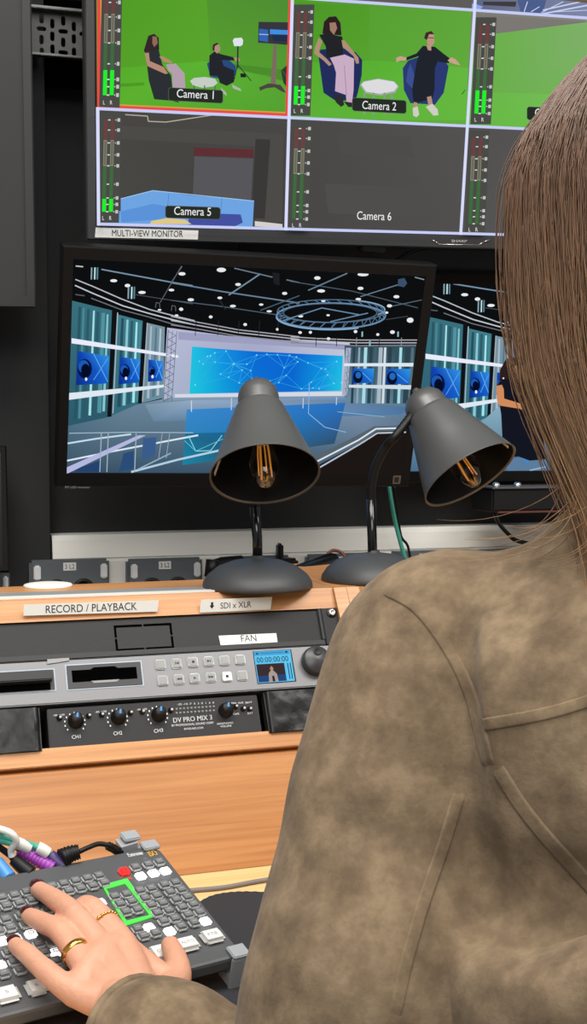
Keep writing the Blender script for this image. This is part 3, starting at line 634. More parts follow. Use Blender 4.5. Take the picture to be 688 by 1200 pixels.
    p.line([(356, 548), (420, 515), (440, 502), (490, 500.5)], 1.8, 'dfe6ee'); p.line([(366, 552), (421, 520), (441.5, 507), (490, 505.5)], 1.8, 'b8c2cc')
    p.line([(362, 448), (361, 484), (380, 500), (405, 506)], .9, '8cb8e4'); p.line([(395, 482), (450, 488)], .8, '8fb0cc')
    # ceiling
    studio_ceiling_left(p, ident)
    Cc = lambda pts: zz(200, 310, 4.587, pts)
    for q, w_, c in (([(0, 96), (280, 144), (690, 205)], 1.5, '6a8298'), ([(0, 190), (250, 220), (570, 268)], 1, '506270'), ([(60, 8), (0, 96)], 1, '5c646c'), ([(480, 48), (310, 162)], 1.5, '7890a4'), ([(340, 18), (545, 66)], 1.3, '6a7c8c'), ([(620, 80), (690, 96)], 1.3, '6a7c8c'), ([(690, 165), (480, 244)], 1.1, '4c6070'),
                     ([(0, 276), (130, 305), (360, 348), (690, 386)], 1.2, 'a8a8b0'), ([(0, 298), (130, 322), (360, 364), (690, 400)], 1.3, 'b4b4bc'), ([(0, 322), (130, 342), (360, 382), (690, 416)], 1.2, '8a8a92')): p.line(Cc(q), w_, c)
    for x in (130, 250, 360, 470, 570): p.line(Cc([(x + 6, 300), (x, 380)]), .8, '24262a')
    for x, y, rx, ry in ((60, 48, 18, 9), (270, 27, 25, 12), (360, 105, 15, 8), (610, 153, 14, 8), (106, 187, 17, 8), (262, 177, 13, 7), (332, 221, 16, 7), (484, 213, 12, 6), (527, 249, 14, 6), (55, 238, 11, 8), (213, 279, 10, 8), (398, 320, 10, 8), (570, 346, 7, 7), (5, 135, 12, 6), (30, 272, 10, 4)):
        q = Cc([(x, y)])[0]; p.ell(q[0], q[1], rx / 4.587, ry / 4.587, 'e8eaec')
    p.poly(Cc([(545, 40), (582, 46), (582, 112), (552, 100)]), '1c2024'); p.line(Cc([(262, 190), (292, 240)]), 1.6, '24282e')
    for q, w_, c in (([(0, 83), (310, 132), (640, 216)], 1, '4c5c68'), ([(285, 42), (88, 128)], 1.3, '6c8494'), ([(540, 100), (350, 160)], 1.1, '6c8294'), ([(660, 176), (500, 210)], 1, '566a78'), ([(0, 362), (130, 370), (330, 378), (636, 378)], 1.1, 'b4b4bc'), ([(0, 376), (330, 392), (634, 392)], 1.2, 'b8b8c0'), ([(0, 392), (330, 406), (632, 406)], 1.1, '84848c'), ([(625, 62), (672, 74)], 1.2, '8c98a0'), ([(480, 275), (590, 258)], .8, '444c54')): p.line(A(q), w_, c)
    for x in (127, 230, 330, 445, 556): p.line(A([(x + 2, 366), (x, 410)]), .9, '8c8c94' if x in (330, 556) else '24262a')
    for x, y, rx, ry in ((134, 66, 16, 9), (153, 131, 20, 8), (364, 48, 28, 9), (351, 118, 15, 8), (532, 160, 15, 8), (497, 206, 13, 8), (601, 278, 17, 13), (512, 338, 12, 9), (164, 181, 11, 6), (340, 172, 14, 6), (50, 258, 13, 6), (188, 253, 9, 5), (482, 240, 9, 6), (47, 340, 9, 7), (99, 339, 8, 7), (326, 335, 9, 8), (190, 371, 9, 7), (438, 350, 8, 7)):
        q = A([(x, y)])[0]; p.ell(q[0], q[1], rx / 4.3, ry / 4.3, 'e8ecee')
    p.poly(A([(540, 72), (572, 66), (586, 92), (570, 112), (540, 106)]), '38506e')
    # ring truss
    def arc(cx, cy, rx, ry, a0, a1, w_, c, n=26): p.line([(cx + rx * math.cos(R(a0 + (a1 - a0) * k / n)), cy + ry * math.sin(R(a0 + (a1 - a0) * k / n))) for k in range(n + 1)], w_, c)
    arc(387, 364, 63, 13.5, 0, 360, 1.2, '4f6880'); arc(387, 369.5, 64, 15, 0, 360, 1.7, '6f92b4'); arc(386, 366, 55, 11, 0, 360, 1.0, '54708c'); arc(388, 362, 62, 12, -60, 30, 1.2, '8cb0d0'); arc(387, 370.5, 64, 15, 60, 180, 1.6, '86aed2')
    for k in range(30):
        a = R(k * 12); c_, s_ = math.cos(a), math.sin(a); p.line([(387 + 63 * c_, 364 + 13.5 * s_), (387 + 64 * math.cos(a + .12), 369.5 + 15 * math.sin(a + .12)), (386 + 56 * c_, 366 + 11 * s_)], .7, '5c7c9c')
    for q in (([(330, 375), (376, 360)]), ([(376, 360), (420, 368)]), ([(386, 376), (430, 366)])): p.line(q, 1.2, '6a8caa')
    for x, y in ((430, 392), (392, 345), (572, 345)): p.poly(A([(x - 38, y - 10), (x - 30, y - 12), (x - 30, y + 14), (x - 38, y + 16)]), '8fb8c4')
def scr_rect(): return (-hx, hx, -hz_, hz_)
p = Paint(FM, scr_rect(), off=-0.0005, step=0.000009); studio_main(p); p.build('screen_image', mon)
b = MB(); text(b, FM, 'IPS LED monitor', (76, 571.2), (105, 571.2), 2.4, M['inkg'], 0.0034); b.build('maker_badge', mon)
b = MB(); q = [FM.loc(*a) for a in zz(430, 540, 8, [(240, 135), (312, 132), (303, 208), (235, 210)])]
b.prism([(x, -.0031, z) for x, z in q], M['steel'], (0, -.0004, 0)); q = [FM.loc(*a) for a in zz(430, 540, 8, [(250, 146), (298, 144), (292, 196), (246, 198)])]
b.prism([(x, -.0035, z) for x, z in q], M['ink'], (0, -.0002, 0)); b.build('sticker', mon, lab='small silver energy sticker')
# monitor arm to the wall
b = MB(); b.tube([(0, 0.05, 0), (0, 0.22, 0)], 0.018, M['black'], 12); b.box(-.05, .05, .05, .058, -.05, .05, M['black'], .003); b.build('mount_arm', mon)

# --- second preview monitor, mostly behind the first one and the woman's hair
FR = Frame(at_y(600, 440, 1.815), -6, 13.0, 0)
rx0 = FR.loc(482, 440)[0]; rz1 = FR.loc(545, 333)[1]; rz0 = FR.loc(545, 552)[1]
rrect = (rx0, rx0 + 0.4974, rz0, rz1)
mon2 = screen_thing('computer_monitor', 'black preview monitor behind the woman\'s hair, a woman in a dark dress on its screen', FR, rrect[:2], rrect[2:], (0.0145, 0.016, 0.019, 0.0165), 0.03, (M['bezel2'], M['black']))
def TR(x, y): return (499 + (x - 84) * .93, 416.5 + (y - 398) * 1.0 - .035 * (x - 84))
def studio_right(p):
    p.poly([(470, 320), (1050, 320), (1050, 440), (470, 440)], '0d0e10')
    p.poly([(470, 470), (1050, 470), (1050, 570), (470, 570)], ['7ea6c0', '7ea6c0', '385878', '385878'])
    p.poly([(596, 400), (1050, 420), (1050, 480), (590, 480)], 'b0b4d0')
    studio_left(p, TR); studio_ceiling_left(p, TR)
    p.poly([(640, 418), (830, 428), (830, 472), (640, 476)], ['19b0dc', '0f74d2', '0f8cd8', '18c0d8'])
    Zr = lambda pts: zz(490, 320, 4.587, pts)
    p.poly(Zr([(340, 800), (430, 720), (560, 700), (690, 760), (690, 1070), (430, 1070), (450, 880)]), ['7aa0b4', '88acc0', '7898b4', '6888a8', '4a6484', '4a6484', '6e90a8'])
    p.poly(Zr([(460, 1000), (560, 990), (690, 1000), (690, 1060), (480, 1062)]), '5c7c9c'); p.poly(Zr([(560, 996), (600, 1010), (580, 1022)]), '3a86d0'); p.line(Zr([(600, 1060), (690, 1040)]), 1.4, 'a0b8cc')
    # presenter
    p.poly(Zr([(436, 580), (440, 520), (470, 464), (505, 450), (560, 470), (600, 560), (560, 590)]), '2c1f1e')
    p.poly(Zr([(512, 505), (545, 480), (560, 560), (528, 575)]), 'b5846a')
    p.poly(Zr([(424, 606), (450, 572), (520, 566), (600, 580), (640, 700), (690, 1000), (600, 1008), (540, 986), (480, 990), (452, 880), (446, 760), (436, 700)]), '131621')
    p.poly(Zr([(420, 606), (450, 600), (460, 624), (462, 674), (560, 704), (570, 730), (540, 728), (440, 712), (424, 688)]), 'd08a5c')
    p.poly(Zr([(536, 706), (570, 700), (580, 730), (552, 734)]), 'd08a5c')
    p.ell(*Zr([(458, 565)])[0], 1, 1, 'e8e8f0')
p = Paint(FR, rrect, off=-0.0005, step=0.000012); studio_right(p); p.build('screen_image', mon2)
b = MB(); xm = sum(rrect[:2]) / 2; zmid = sum(rrect[2:]) / 2
b.tube([(xm, 0.05, zmid), (xm, 0.10, zmid)], 0.018, M['black'], 12); b.build('mount_arm', mon2)

# --- unlit television at the far left, cut by the frame
FL = Frame(at_y(36, 180, 1.72), -3, 10, -.5)
lx1 = FL.loc(28.5, 180)[0]; lz0 = FL.loc(10, 346)[1]
screen_thing('television', 'unlit grey wall television at the far left', FL, (lx1 - 0.98, lx1), (lz0, lz0 + 0.56), (0.0125, 0.0125, 0.0165, 0.0125), 0.045, (M['bezel'], M['offscreen']))
# --- small dark monitor at lower left
FS = Frame(at_y(4, 600, 1.80), 0, -8, 0)
sx1 = FS.loc(2.5, 600)[0]; sz0 = FS.loc(0, 664)[1]; sz1 = FS.loc(0, 529)[1]
screen_thing('computer_monitor', 'small dark monitor at the left edge beside the white wall trunking', FS, (sx1 - 0.24, sx1), (sz0, sz1), (0.01, 0.008, 0.008, 0.008), 0.03, (M['bezel2'], M['darkscreen']))

# black device with two chrome knobs under the second monitor
FD = Frame(at_y(580, 596, 1.76))
t = thing('control_box', 'black box with two chrome knobs under the second preview monitor', 'box', FD)
X0 = FD.loc(577, 590)[0]; X1 = X0 + 0.26; zt_ = FD.loc(610, 572.5)[1]; zb_ = FD.loc(610, 599)[1]
b = MB(); b.box(X0, X1, 0, 0.08, zb_, zt_, M['black'], 0.003); b.build('body', t)
b = MB(); b.box(X0 - .002, X1 + .002, -0.004, 0.08, zt_, zt_ + 0.0025, M['steel'], 0.0008); b.build('top_edge', t)
b = MB(); b.box(X0 + .01, X1, -0.002, 0.08, zb_ - .003, zb_, M['brown'], 0.0008); b.build('bottom_edge', t)
b = MB(); b.box(X0 + .08, X0 + .14, .04, .188, zb_ + .005, zt_ - .005, M['black'], .002); b.build('wall_bracket', t)
for px in (585.5, 610.5):
    x = FD.loc(px, 571)[0]; b = MB(); b.lathe([(0.0068, 0), (0.0066, .003), (.005, .0062), (.0022, .0076), (0, .0078)], (x, 0.012, zt_ + .0025), (0, 0, 1), M['chrome'], 20); b.build('knob', t)
b = MB(); b.tube(spline([at_y(580, 601, 1.79), at_y(584, 612, 1.81), at_y(594, 624, 1.83), at_y(607, 634, 1.84), at_y(640, 640, 1.86)]), 0.0035, M['black'], 8)
tag(b.build('cable'), 'black cable hanging from the black box with chrome knobs', 'cable')
b = MB(); b.tube(spline([at_y(456, 570, 1.83), at_y(459, 590, 1.83), at_y(464, 615, 1.84), at_y(472, 645, 1.84), at_y(480, 668, 1.84)]), 0.0034, M['teal'], 10)
tag(b.build('cable'), 'teal cable hanging behind the right desk lamp', 'cable')
b = MB(); b.tube(spline([at_y(462, 570, 1.85), at_y(466, 600, 1.855), at_y(470, 628, 1.86), at_y(478, 640, 1.86), at_y(482, 664, 1.86)]), 0.0022, M['black'], 8)
tag(b.build('cable'), 'thin black cable beside the teal cable', 'cable')

# socket boxes on the trunking
def socket(i, x0, x1, ytop, lab, label, ybot=690):
    Y = YW - 0.058
    A = at_y(x0, ytop, Y - .012); B = at_y(x1, ytop - (x1 - x0) * .02, Y - .012); zb = at_y(x0, ybot, Y - .012).z
    t = thing('socket_box', label, 'socket', loc=(A.x, Y, A.z), group='grey socket boxes on the trunking')
    w_ = B.x - A.x; h_ = A.z - zb + 0.03
    b = MB(); b.box(0, w_, -0.014, 0, -h_, 0, M['grey_socket'], 0.004); b.build('housing', t)
    for k in (0, 1):
        x = w_ * (.055 if k == 0 else .885); b = MB(); b.box(x, x + w_ * .085, -0.018, -0.012, -.030, -.0075, M['white2'], 0.002); b.build('rocker_switch', t, lab='pale rocker switch')
    for k in (0, 1):
        x = w_ * (.33 if k == 0 else .67); b = MB(); b.lathe([(.017, 0), (.017, .003), (.012, .004), (.010, .001)], (x, -.013, -.046), (0, -1, 0), M['black'], 24); b.build('outlet', t)
    if lab:
        b = MB(); b.box(w_ * .42, w_ * .58, -.0146, -.0138, -.0165, -.0045, M['label'])
        f2 = Frame((A.x, Y, A.z)); tx = [f2.loc(*(x0 + (x1 - x0) * u, ytop + 11.5), -.0145)[0] for u in (.43, .57)]
        vs, fs, gx0, gx1, _, gy1 = glyphs('3 L2'); xa_, xb_ = w_ * .44, w_ * .56
        b.add([(xa_ + (v.x - gx0) / (gx1 - gx0) * (xb_ - xa_), -.0148, -.0138 + v.y / gy1 * .0068) for v in vs], fs, M['ink']); b.build('label', t)
socket(0, -60, 11.5, 671, False, 'grey socket box at the far left edge, half hidden by the frame')
socket(1, 34, 128, 657, True, 'first whole grey socket box from the left, white oval plate before it')
socket(2, 148, 237, 655.5, True, 'second grey socket box, between the oval plate and the left lamp')
socket(3, 256, 341, 653, False, 'grey socket box behind the left lamp base, black plugs in it')
socket(4, 359, 432, 650, True, 'grey socket box between the two lamp posts')
socket(5, 458, 536, 646.5, True, 'grey socket box behind the teal cable right of the right lamp')
socket(6, 553, 634, 644.5, False, 'rightmost grey socket box on the trunking, just above the woman\'s shoulder')
# ------------------------------------------------------------------ the console
FC = Frame((0.2304, 1.3349, -0.1994 + ZC), 1.49, -29.36)          # sloping rack face
FU = Frame((0.2304, 1.3349, -0.1994 + ZC), 1.49)                 # console, upright
TILT = R(29.36); LIP = 0.0250; ZTOP = LIP * math.cos(TILT); YLIP = LIP * math.sin(TILT); ZDESK = 0.74
desk_l = ZDESK - FC.o.z                                           # desk height in console coordinates
XR = 0.2255; XL = -0.62
TFC = FU.M.inverted() @ FC.M
con = thing('control_desk', 'beech control desk with a raised rack unit and a drawer front', 'desk', FU)
def inC(p): return FU.M.inverted() @ Vector(p)
zt3 = FC.o.z + ZTOP
yb = inC(at_z(40, 686.5, zt3)).y                                  # back edge of the raised top
sh = math.tan(TILT)
def fbox(mb, x0, x1, y0, y1, z0, z1, m, bev=0.0): mb.box(x0, x1, y0, y1, z0, z1, m, bev, TFC)
b = MB(); b.prism([(XL, 0, 0), (XL, YLIP, ZTOP), (XL, yb, ZTOP), (XL, yb, 0)], M['wood'], (XR - XL, 0, 0)); b.build('raised_top', con)
b = MB(); fbox(b, XL, XR, -.002, .022, -.1570, -.1385, M['wood'], .0008); b.build('lower_rail', con)
b = MB(); zd = desk_l / math.cos(TILT)
b.prism([(XL, -.163 * math.sin(TILT), -.163 * math.cos(TILT)), (XL, desk_l * sh, desk_l + .0006), (XL, desk_l * sh + .02, desk_l + .0006), (XL, -.163 * math.sin(TILT) + .02, -.163 * math.cos(TILT))], M['wood_d'], (XR - XL, 0, 0)); b.build('drawer_front', con)
b = MB(); b.box(XL, XR, yb - .02, yb - .002, desk_l, 0.0, M['wood']); fbox(b, XL, XR, .075, .079, -.1380, 0, M['void']); b.build('carcass', con)
b = MB(); b.box(XL - .2, 1.1, -0.56, yb + .05, desk_l - 0.028, desk_l, M['desk'], 0.003); b.build('desk_top', con)
for x in (XL - .1, .9):
    b = MB(); b.box(x, x + .025, -.5, yb, desk_l - .74, desk_l - .0285, M['wood'], .002); b.build('leg', con)
# metal strip let into the raised top
def topq(q): return [inC(at_z(*p, zt3)) for p in q]
P_ = topq(((-40, 697.5), (262, 688), (262, 692.5), (-40, 703)))
b = MB(); b.prism([(p.x, p.y, ZTOP + .0001) for p in P_], M['strip'], (0, 0, .0012))
P_ = topq(((-40, 702.5), (262, 692), (262, 693.2), (-40, 704.5)))
b.prism([(p.x, p.y, ZTOP + .0001) for p in P_], M['label'], (0, 0, .0018)); b.build('inlaid_strip', con, lab='pale grey metal strip along the front of the top')  # white sliver paints the bright highlight along the strip's front edge
def face_label(q, th, off, fr, parent, name, lab, writing, mtl='label'):
    b = MB(); L = [fr.loc(*p, off) for p in q]
    b.prism([(x, -off, z) for x, z in L], M[mtl], (0, -th, 0)); writing(b, off + th + .0002); return b.build(name, parent, lab=lab)
fr = FU
face_label([(27, 710), (184, 704.5), (184, 717), (27, 722)], .0005, .0002, FC, con, 'label_strip', 'white label reading RECORD / PLAYBACK', lambda b, o: text(b, FC, 'RECORD / PLAYBACK', (53, 719), (159.5, 715), 8.3, M['ink'], o))
def w2(b, o):
    text(b, FC, 'SDI x XLR', (257.5, 713.5), (293.5, 711.6), 6.4, M['ink'], o)
    b.add([(FC.loc(*q)[0], -o, FC.loc(*q)[1]) for q in ((245.5, 706.5), (248.2, 706.4), (248.4, 710), (250, 710), (247.4, 713.6), (244.2, 710.3), (245.7, 710.2))], [[0, 1, 2, 3, 4, 5, 6]], M['ink'])
face_label([(233.5, 704), (316.5, 700.5), (316.5, 714.5), (233.5, 718)], .0005, .0002, FC, con, 'label_strip', 'white label reading SDI x XLR with a down arrow', w2)
# the two boards that close the rack bay on the right, and the top of the next bay
xB = FC.loc(395.5, 722)[0]
for k in (0, 1):
    x0 = xB + k * .0157; b = MB(); p1 = .004; p2 = .045
    b.prism([(x0, YLIP - p1, ZTOP + .0004), (x0, yb + .1, ZTOP + .0004), (x0, yb + .1, desk_l + .0006), (x0, desk_l * sh - p2, desk_l + .0006)], M['wood'], (.0152, 0, 0)); b.build('bay_divider', con)
XR2 = xB + .0315
T_ = [Vector((XR2, YLIP, ZTOP)), Vector((XR2, YLIP + .05, ZTOP))]; yr = yb + .14
b = MB(); b.prism([(p.x, p.y, 0) for p in (T_[0], Vector((.66, T_[0].y - .05, 0)), Vector((.72, yr, 0)), Vector((XR2, yr, 0)), Vector((XR2, T_[1].y + .006, 0)))], M['wood'], (0, 0, ZTOP)); b.build('raised_top', con)
b = MB(); A_ = T_[0] + Vector((.0005, .004, 0)); B_ = Vector((.66, T_[0].y - .044, 0)); dy = desk_l * sh
b.prism([(A_.x, A_.y, -.0005), (B_.x, B_.y, -.0005), (B_.x, B_.y + .018, -.0005), (A_.x, A_.y + .018, -.0005)], M['wood'], (0, dy, desk_l + .001)); b.build('side_front', con)
# white oval cable cover on the raised top
o0 = at_z(56, 686.8, zt3)
fo = Frame((o0.x, o0.y - .004, zt3), 3)
b = MB(); b.lathe([(.028, 0), (.0285, .0015), (.027, .003), (.018, .0042), (0, .0045)], (0, 0, 0), (0, 0, 1), M['white'], 36)
tag(b.build('cable_cover', fr=fo), 'white oval cable cover at the back of the raised desk top', 'cover')

# ------------------------------------------------------------------ rack equipment
U = 0.04445
RX1 = FC.loc(397, 716)[0]; RX0 = RX1 - .4826; XL = min(XL, RX0 - .02)
b = MB(); fbox(b, XL, RX0 - .0006, 0, .018, -.1380, -.0002, M['wood']); b.build('bay_front', con)
# blanking panel with a knock-out
bp = thing('blanking_panel', 'black blank rack panel labelled FAN above the silver recorder', 'rack panel', FC)
ib = FC.loc(374, 725, .0)[0]
b = MB(); b.box(RX0, ib, 0.003, 0.007, -.043, -.0005, M['rack']); b.build('plate', bp)
b = MB(); b.box(RX0, ib + .003, -0.0005, 0.006, -.0442, -.0375, M['rack2'], .001); b.build('lower_lip', bp)
b = MB(); b.box(ib, ib + .0035, -0.0005, .007, -.0375, -.0008, M['rack2'], .0006); b.box(ib + .0035, RX1, -.002, .004, -.0445, -.0008, M['rack'], .0006); b.build('rack_ear', bp)
q = [FC.loc(*p, -.003) for p in zz(0, 690, 4, [(535, 165), (808, 150), (820, 272), (550, 281)])]
qa, qb = q[0], q[2]
b = MB()
x0, x1, z1, z0 = (q[0][0] + q[3][0]) / 2, (q[1][0] + q[2][0]) / 2, (q[0][1] + q[1][1]) / 2, (q[2][1] + q[3][1]) / 2
xm, zm_ = (x0 + x1) / 2, (z0 + z1) / 2; w_ = .0022
for (a, c, d, e) in ((x0, xm - .001, z1 - w_, z1), (xm + .001, x1, z1 - w_, z1), (x0, xm - .001, z0, z0 + w_), (xm + .001, x1, z0, z0 + w_), (x0, x0 + w_, z0, zm_ - .001), (x0, x0 + w_, zm_ + .001, z1), (x1 - w_, x1, z0, zm_ - .001), (x1 - w_, x1, zm_ + .001, z1)):
    b.box(a, c, .0022, .0032, d, e, M['void'])
b.build('knockout_slot', bp)
face_label(zz(170, 690, 4, [(350, 212), (621, 200), (628, 248), (361, 262)]), .0005, -.0029, FC, bp, 'label_strip', 'white label reading FAN', lambda b, o: text(b, FC, 'FAN', (283.5, 751.3), (301.5, 750.4), 7.6, M['ink'], o))
for p_ in ((388, 719), (391.5, 757)):
    x, z = FC.loc(*p_); b = MB()
    b.lathe([(.0058, 0), (.0058, .001), (.0046, .0012)], (x, -.002, z), (0, -1, 0), M['black_gloss'], 20); b.lathe([(.0044, .001), (.0042, .003), (.003, .0038), (.0022, .0038), (.002, .0022), (0, .0022)], (x, -.002, z), (0, -1, 0), M['chrome'], 20); b.build('screw', bp, lab='chrome rack screw')

# silver recorder
hd = thing('disk_recorder', 'silver rack recorder with two card slots, keys, small screen and jog wheel', 'recorder', FC)
ht = FC.loc(150, 771.5)[1]; hb = FC.loc(150, 821)[1]
b = MB(); b.box(RX0, RX1, -.006, .07, hb, ht, M['silver'], .0012); b.build('faceplate', hd)
Hf = .006
def slot(q, closed):
    L = [FC.loc(*p, Hf) for p in q]; x0, x1 = L[0][0], L[1][0]; z1, z0 = (L[0][1] + L[1][1]) / 2, (L[2][1] + L[3][1]) / 2
    x1 = (L[1][0] + L[2][0]) / 2; x0 = (L[0][0] + L[3][0]) / 2
    b = MB(); b.box(x0, x1, -Hf - .0006, -Hf + .0005, z0, z1, M['slot_edge'], .0003); o = b.build('card_slot', hd)
    e = .0014; b = MB(); b.box(x0 + e, x1 - e, -Hf - .0012, -Hf - .0005, z0 + e, z1 - e, M['slot'], .0003)
    if not closed:
        f = .0065
        b.box(x0 + f, x1 - f, -Hf - .0016, -Hf - .0011, z0 + .0085, z1 - .0072, M['void'])
        xm = (x0 + x1) / 2
        b.prism([(xm - .015, -Hf - .0012, z1 - .0075), (xm + .015, -Hf - .0012, z1 - .0075), (xm + .011, -Hf - .0012, z1 - .0050), (xm - .011, -Hf - .0012, z1 - .0050)], M['void'], (0, -.0005, 0))
        b.prism([(xm - .015, -Hf - .0012, z0 + .0087), (xm + .015, -Hf - .0012, z0 + .0087), (xm + .012, -Hf - .0012, z0 + .0062), (xm - .012, -Hf - .0012, z0 + .0062)], M['steel'], (0, -.0006, 0))
    else:
        b.box(x0 + .002, x1 - .004, -Hf - .010, -Hf - .0004, z0 + .010, z1 - .004, M['rack2'], .0012); b.box(x0 + .004, x1 - .006, -Hf - .003, -Hf - .001, z0 + .002, z0 + .009, M['void'])
    b.build('slot_door' if closed else 'slot_mouth', o)
slot(zz(0, 690, 4, [(295, 378), (652, 350), (668, 468), (310, 500)]), False)
slot(zz(0, 690, 4, [(-300, 428), (258, 385), (250, 490), (-300, 540)]), True)
b = MB(); q = [FC.loc(*p, Hf) for p in zz(0, 690, 4, [(215, 350), (316, 343), (318, 356), (216, 372)])]; b.prism([(x, -Hf - .0001, z) for x, z in q], M['steel'], (0, -.0012, 0)); b.build('torn_label', hd)
SYM = {1: 'prev', 2: 'dot', 3: 'next', 6 + 1: 'rew', 6 + 2: 'play', 6 + 3: 'ff', 6 + 4: 'stop'}
BT = zz(170, 690, 4, [(63, 374), (137, 369), (213, 363), (287, 359), (360, 355), (433, 351), (73, 449), (148, 443), (222, 438), (297, 433), (371, 430), (443, 425)])
for k, p_ in enumerate(BT):
    x, z = FC.loc(*p_, Hf); s_ = .0059; b = MB(); b.box(x - s_, x + s_, -Hf - .0022, -Hf + .0003, z - s_, z + s_, M['btn'], .0017); o = b.build('key', hd)
    b = MB(); s_ = .0044; y = -Hf - .0026; b.box(x - s_, x + s_, y, -Hf - .002, z - s_, z + s_, M['btn_lit'] if k == 10 else M['btn_in'], .0006); b.build('key_cap', o, lab='lit pinkish key cap' if k == 10 else None)
    b = MB(); y -= .0002; u = .0016; sy = SYM.get(k)
    def tri(dx, d): b.add([(x + dx - d * u, y, z + u), (x + dx - d * u, y, z - u), (x + dx + d * u, y, z)], [[0, 1, 2]], M['ink'])
    def bar(dx): b.add([(x + dx - .0004, y, z - u), (x + dx + .0004, y, z - u), (x + dx + .0004, y, z + u), (x + dx - .0004, y, z + u)], [[0, 1, 2, 3]], M['ink'])
    if sy == 'play': tri(0, 1)
    elif sy == 'rew': tri(-.0014, -1); tri(.0014, -1)
    elif sy == 'ff': tri(-.0014, 1); tri(.0014, 1)
    elif sy == 'prev': bar(-.0014); tri(.0006, -1)
    elif sy == 'next': tri(-.0006, 1); bar(.0014)
    elif sy == 'stop': b.add([(x - u, y, z - u), (x + u, y, z - u), (x + u, y, z + u), (x - u, y, z + u)], [[0, 1, 2, 3]], M['ink'])
    elif sy == 'dot': b.add([(x + u * math.cos(a * .5236), y, z + u * math.sin(a * .5236)) for a in range(12)], [list(range(12))], M['ink'])
    else: b.add([(x - .0025, y, z - .0006), (x + .0025, y, z - .0006), (x + .0025, y, z + .0006), (x - .0025, y, z + .0006)], [[0, 1, 2, 3]], M['inkg'])
    b.build('key_symbol', o)
# recorder's small screen
q = [FC.loc(*p, Hf) for p in zz(280, 690, 4.914, [(65, 385), (275, 373), (306, 550), (97, 566)])]
x0, x1, z1, z0 = (q[0][0] + q[3][0]) / 2, (q[1][0] + q[2][0]) / 2, (q[0][1] + q[1][1]) / 2, (q[2][1] + q[3][1]) / 2
b = MB(); b.box(x0 - .0006, x1 + .0016, -Hf - .0008, -Hf + .0003, z0 - .0006, z1 + .0006, M['black_gloss'], .0003); dsp = b.build('display', hd)
p = Paint(FC, (x0, x1, z0, z1), off=Hf + .0009, step=.00001)
def rc(u0, u1, v0, v1, c): p.loc_poly([(x0 + (x1 - x0) * a, z1 - (z1 - z0) * d) for a, d in ((u0, v0), (u1, v0), (u1, v1), (u0, v1))], [lin(c)] * 4)
rc(0, 1, 0, 1, '62c6f0'); rc(0, .97, .01, .14, '4aa4d8'); rc(.06, .12, .05, .09, '123'*2); rc(.86, .92, .04, .09, '123123'); rc(.2, .8, .06, .075, '2f6c94')
rc(.02, .78, .41, .98, '3c2f33'); rc(.02, .78, .78, .98, '29477c'); rc(.86, .885, .42, .93, '143c5c'); rc(.93, .955, .42, .93, '143c5c')
def pc(pts, c): p.loc_poly([(x0 + (x1 - x0) * a, z1 - (z1 - z0) * d) for a, d in pts], [lin(c)] * len(pts))
pc([(.30, .98), (.32, .72), (.38, .64), (.46, .64), (.54, .74), (.56, .98)], 'a89c94'); pc([(.37, .56), (.42, .48), (.47, .56), (.45, .64), (.39, .64)], 'b08c78'); pc([(.40, .98), (.40, .80), (.46, .80), (.47, .98)], '3a2c2c')
vs, fs, gx0, gx1, _, gy1 = glyphs('00:00:00:00'); p.n += 1; k_ = len(p.v)
p.v += [(x0 + (x1 - x0) * (.05 + .86 * (v.x - gx0) / (gx1 - gx0)), -(p.off + p.step * p.n), z1 - (z1 - z0) * (.36 - .17 * v.y / gy1)) for v in vs]; p.f += [[k_ + i for i in f] for f in fs]; p.c += [(*lin('0c2c48'), 1)] * len(vs)
p.build('display_image', dsp, lab='cyan display showing 00:00:00:00')
x, z = FC.loc(*zz(280, 690, 4.914, [(413, 452)])[0], Hf + .006)
b = MB(); b.lathe([(.0165, 0), (.0168, .002), (.0158, .009), (.0145, .0105), (0, .0112)], (x, -Hf, z), (0, -1, 0), M['jog'], 40); jw = b.build('jog_wheel', hd)
b = MB(); b.lathe([(.0046, .0104), (.0046, .0112), (.0038, .0114), (.0025, .0106), (0, .0103)], (x + .001, -Hf - .0004, z + .0085), (0, -1, 0), M['rack'], 24); b.build('finger_dimple', jw)
for px in ((388, 770), (388, 805)):
    pass

# tape-covered filler panels and the small audio mixer
mt = FC.loc(150, 822.5)[1] - .001; mbz = FC.loc(150, 873)[1]
mx0 = FC.loc(56, 850)[0]; mx1 = FC.loc(304, 838)[0]
def tape_panel(name_label, x0, x1, sd):
    bm = bmesh.new(); bmesh.ops.create_grid(bm, x_segments=40, y_segments=12, size=.5)
    for v in bm.verts:
        u, v_ = v.co.x + .5, v.co.y + .5; X = x0 + (x1 - x0) * u; Z = mbz + (mt - mbz) * v_
        n_ = noise.noise(Vector((X * 50 + sd, Z * 60, 0))) * .0009 + noise.noise(Vector((X * 160, Z * 110, sd))) * .0004
        e = min(u, 1 - u) * (x1 - x0); n_ -= .004 * max(0, 1 - e / .003) ** 2
        v.co = Vector((X, -.004 - n_ - .002, Z))
    b = MB(); b.bm(bm, M['tape'], smooth=True); b.box(x0, x1, -.003, .01, mbz, mt, M['rack2']); o = b.build('filler_panel', fr=FC); tag(o, name_label, 'panel')
tape_panel('black tape covered filler panel left of the small audio mixer', RX0, FC.loc(47, 850)[0], 1.0)
tape_panel('black tape covered filler panel right of the small audio mixer', FC.loc(311, 835)[0], RX1, 4.0)
mx = thing('audio_mixer', 'small black audio mixer with blue-pointer knobs between two taped panels', 'mixer', FC)
b = MB(); b.box(mx0, mx1, -.001, .07, mbz + .001, mt - .001, M['rack'], .0008); b.build('case', mx)
Q2 = lambda *pts: zz(170, 690, 4, pts); Q1 = lambda *pts: zz(0, 690, 4, pts)
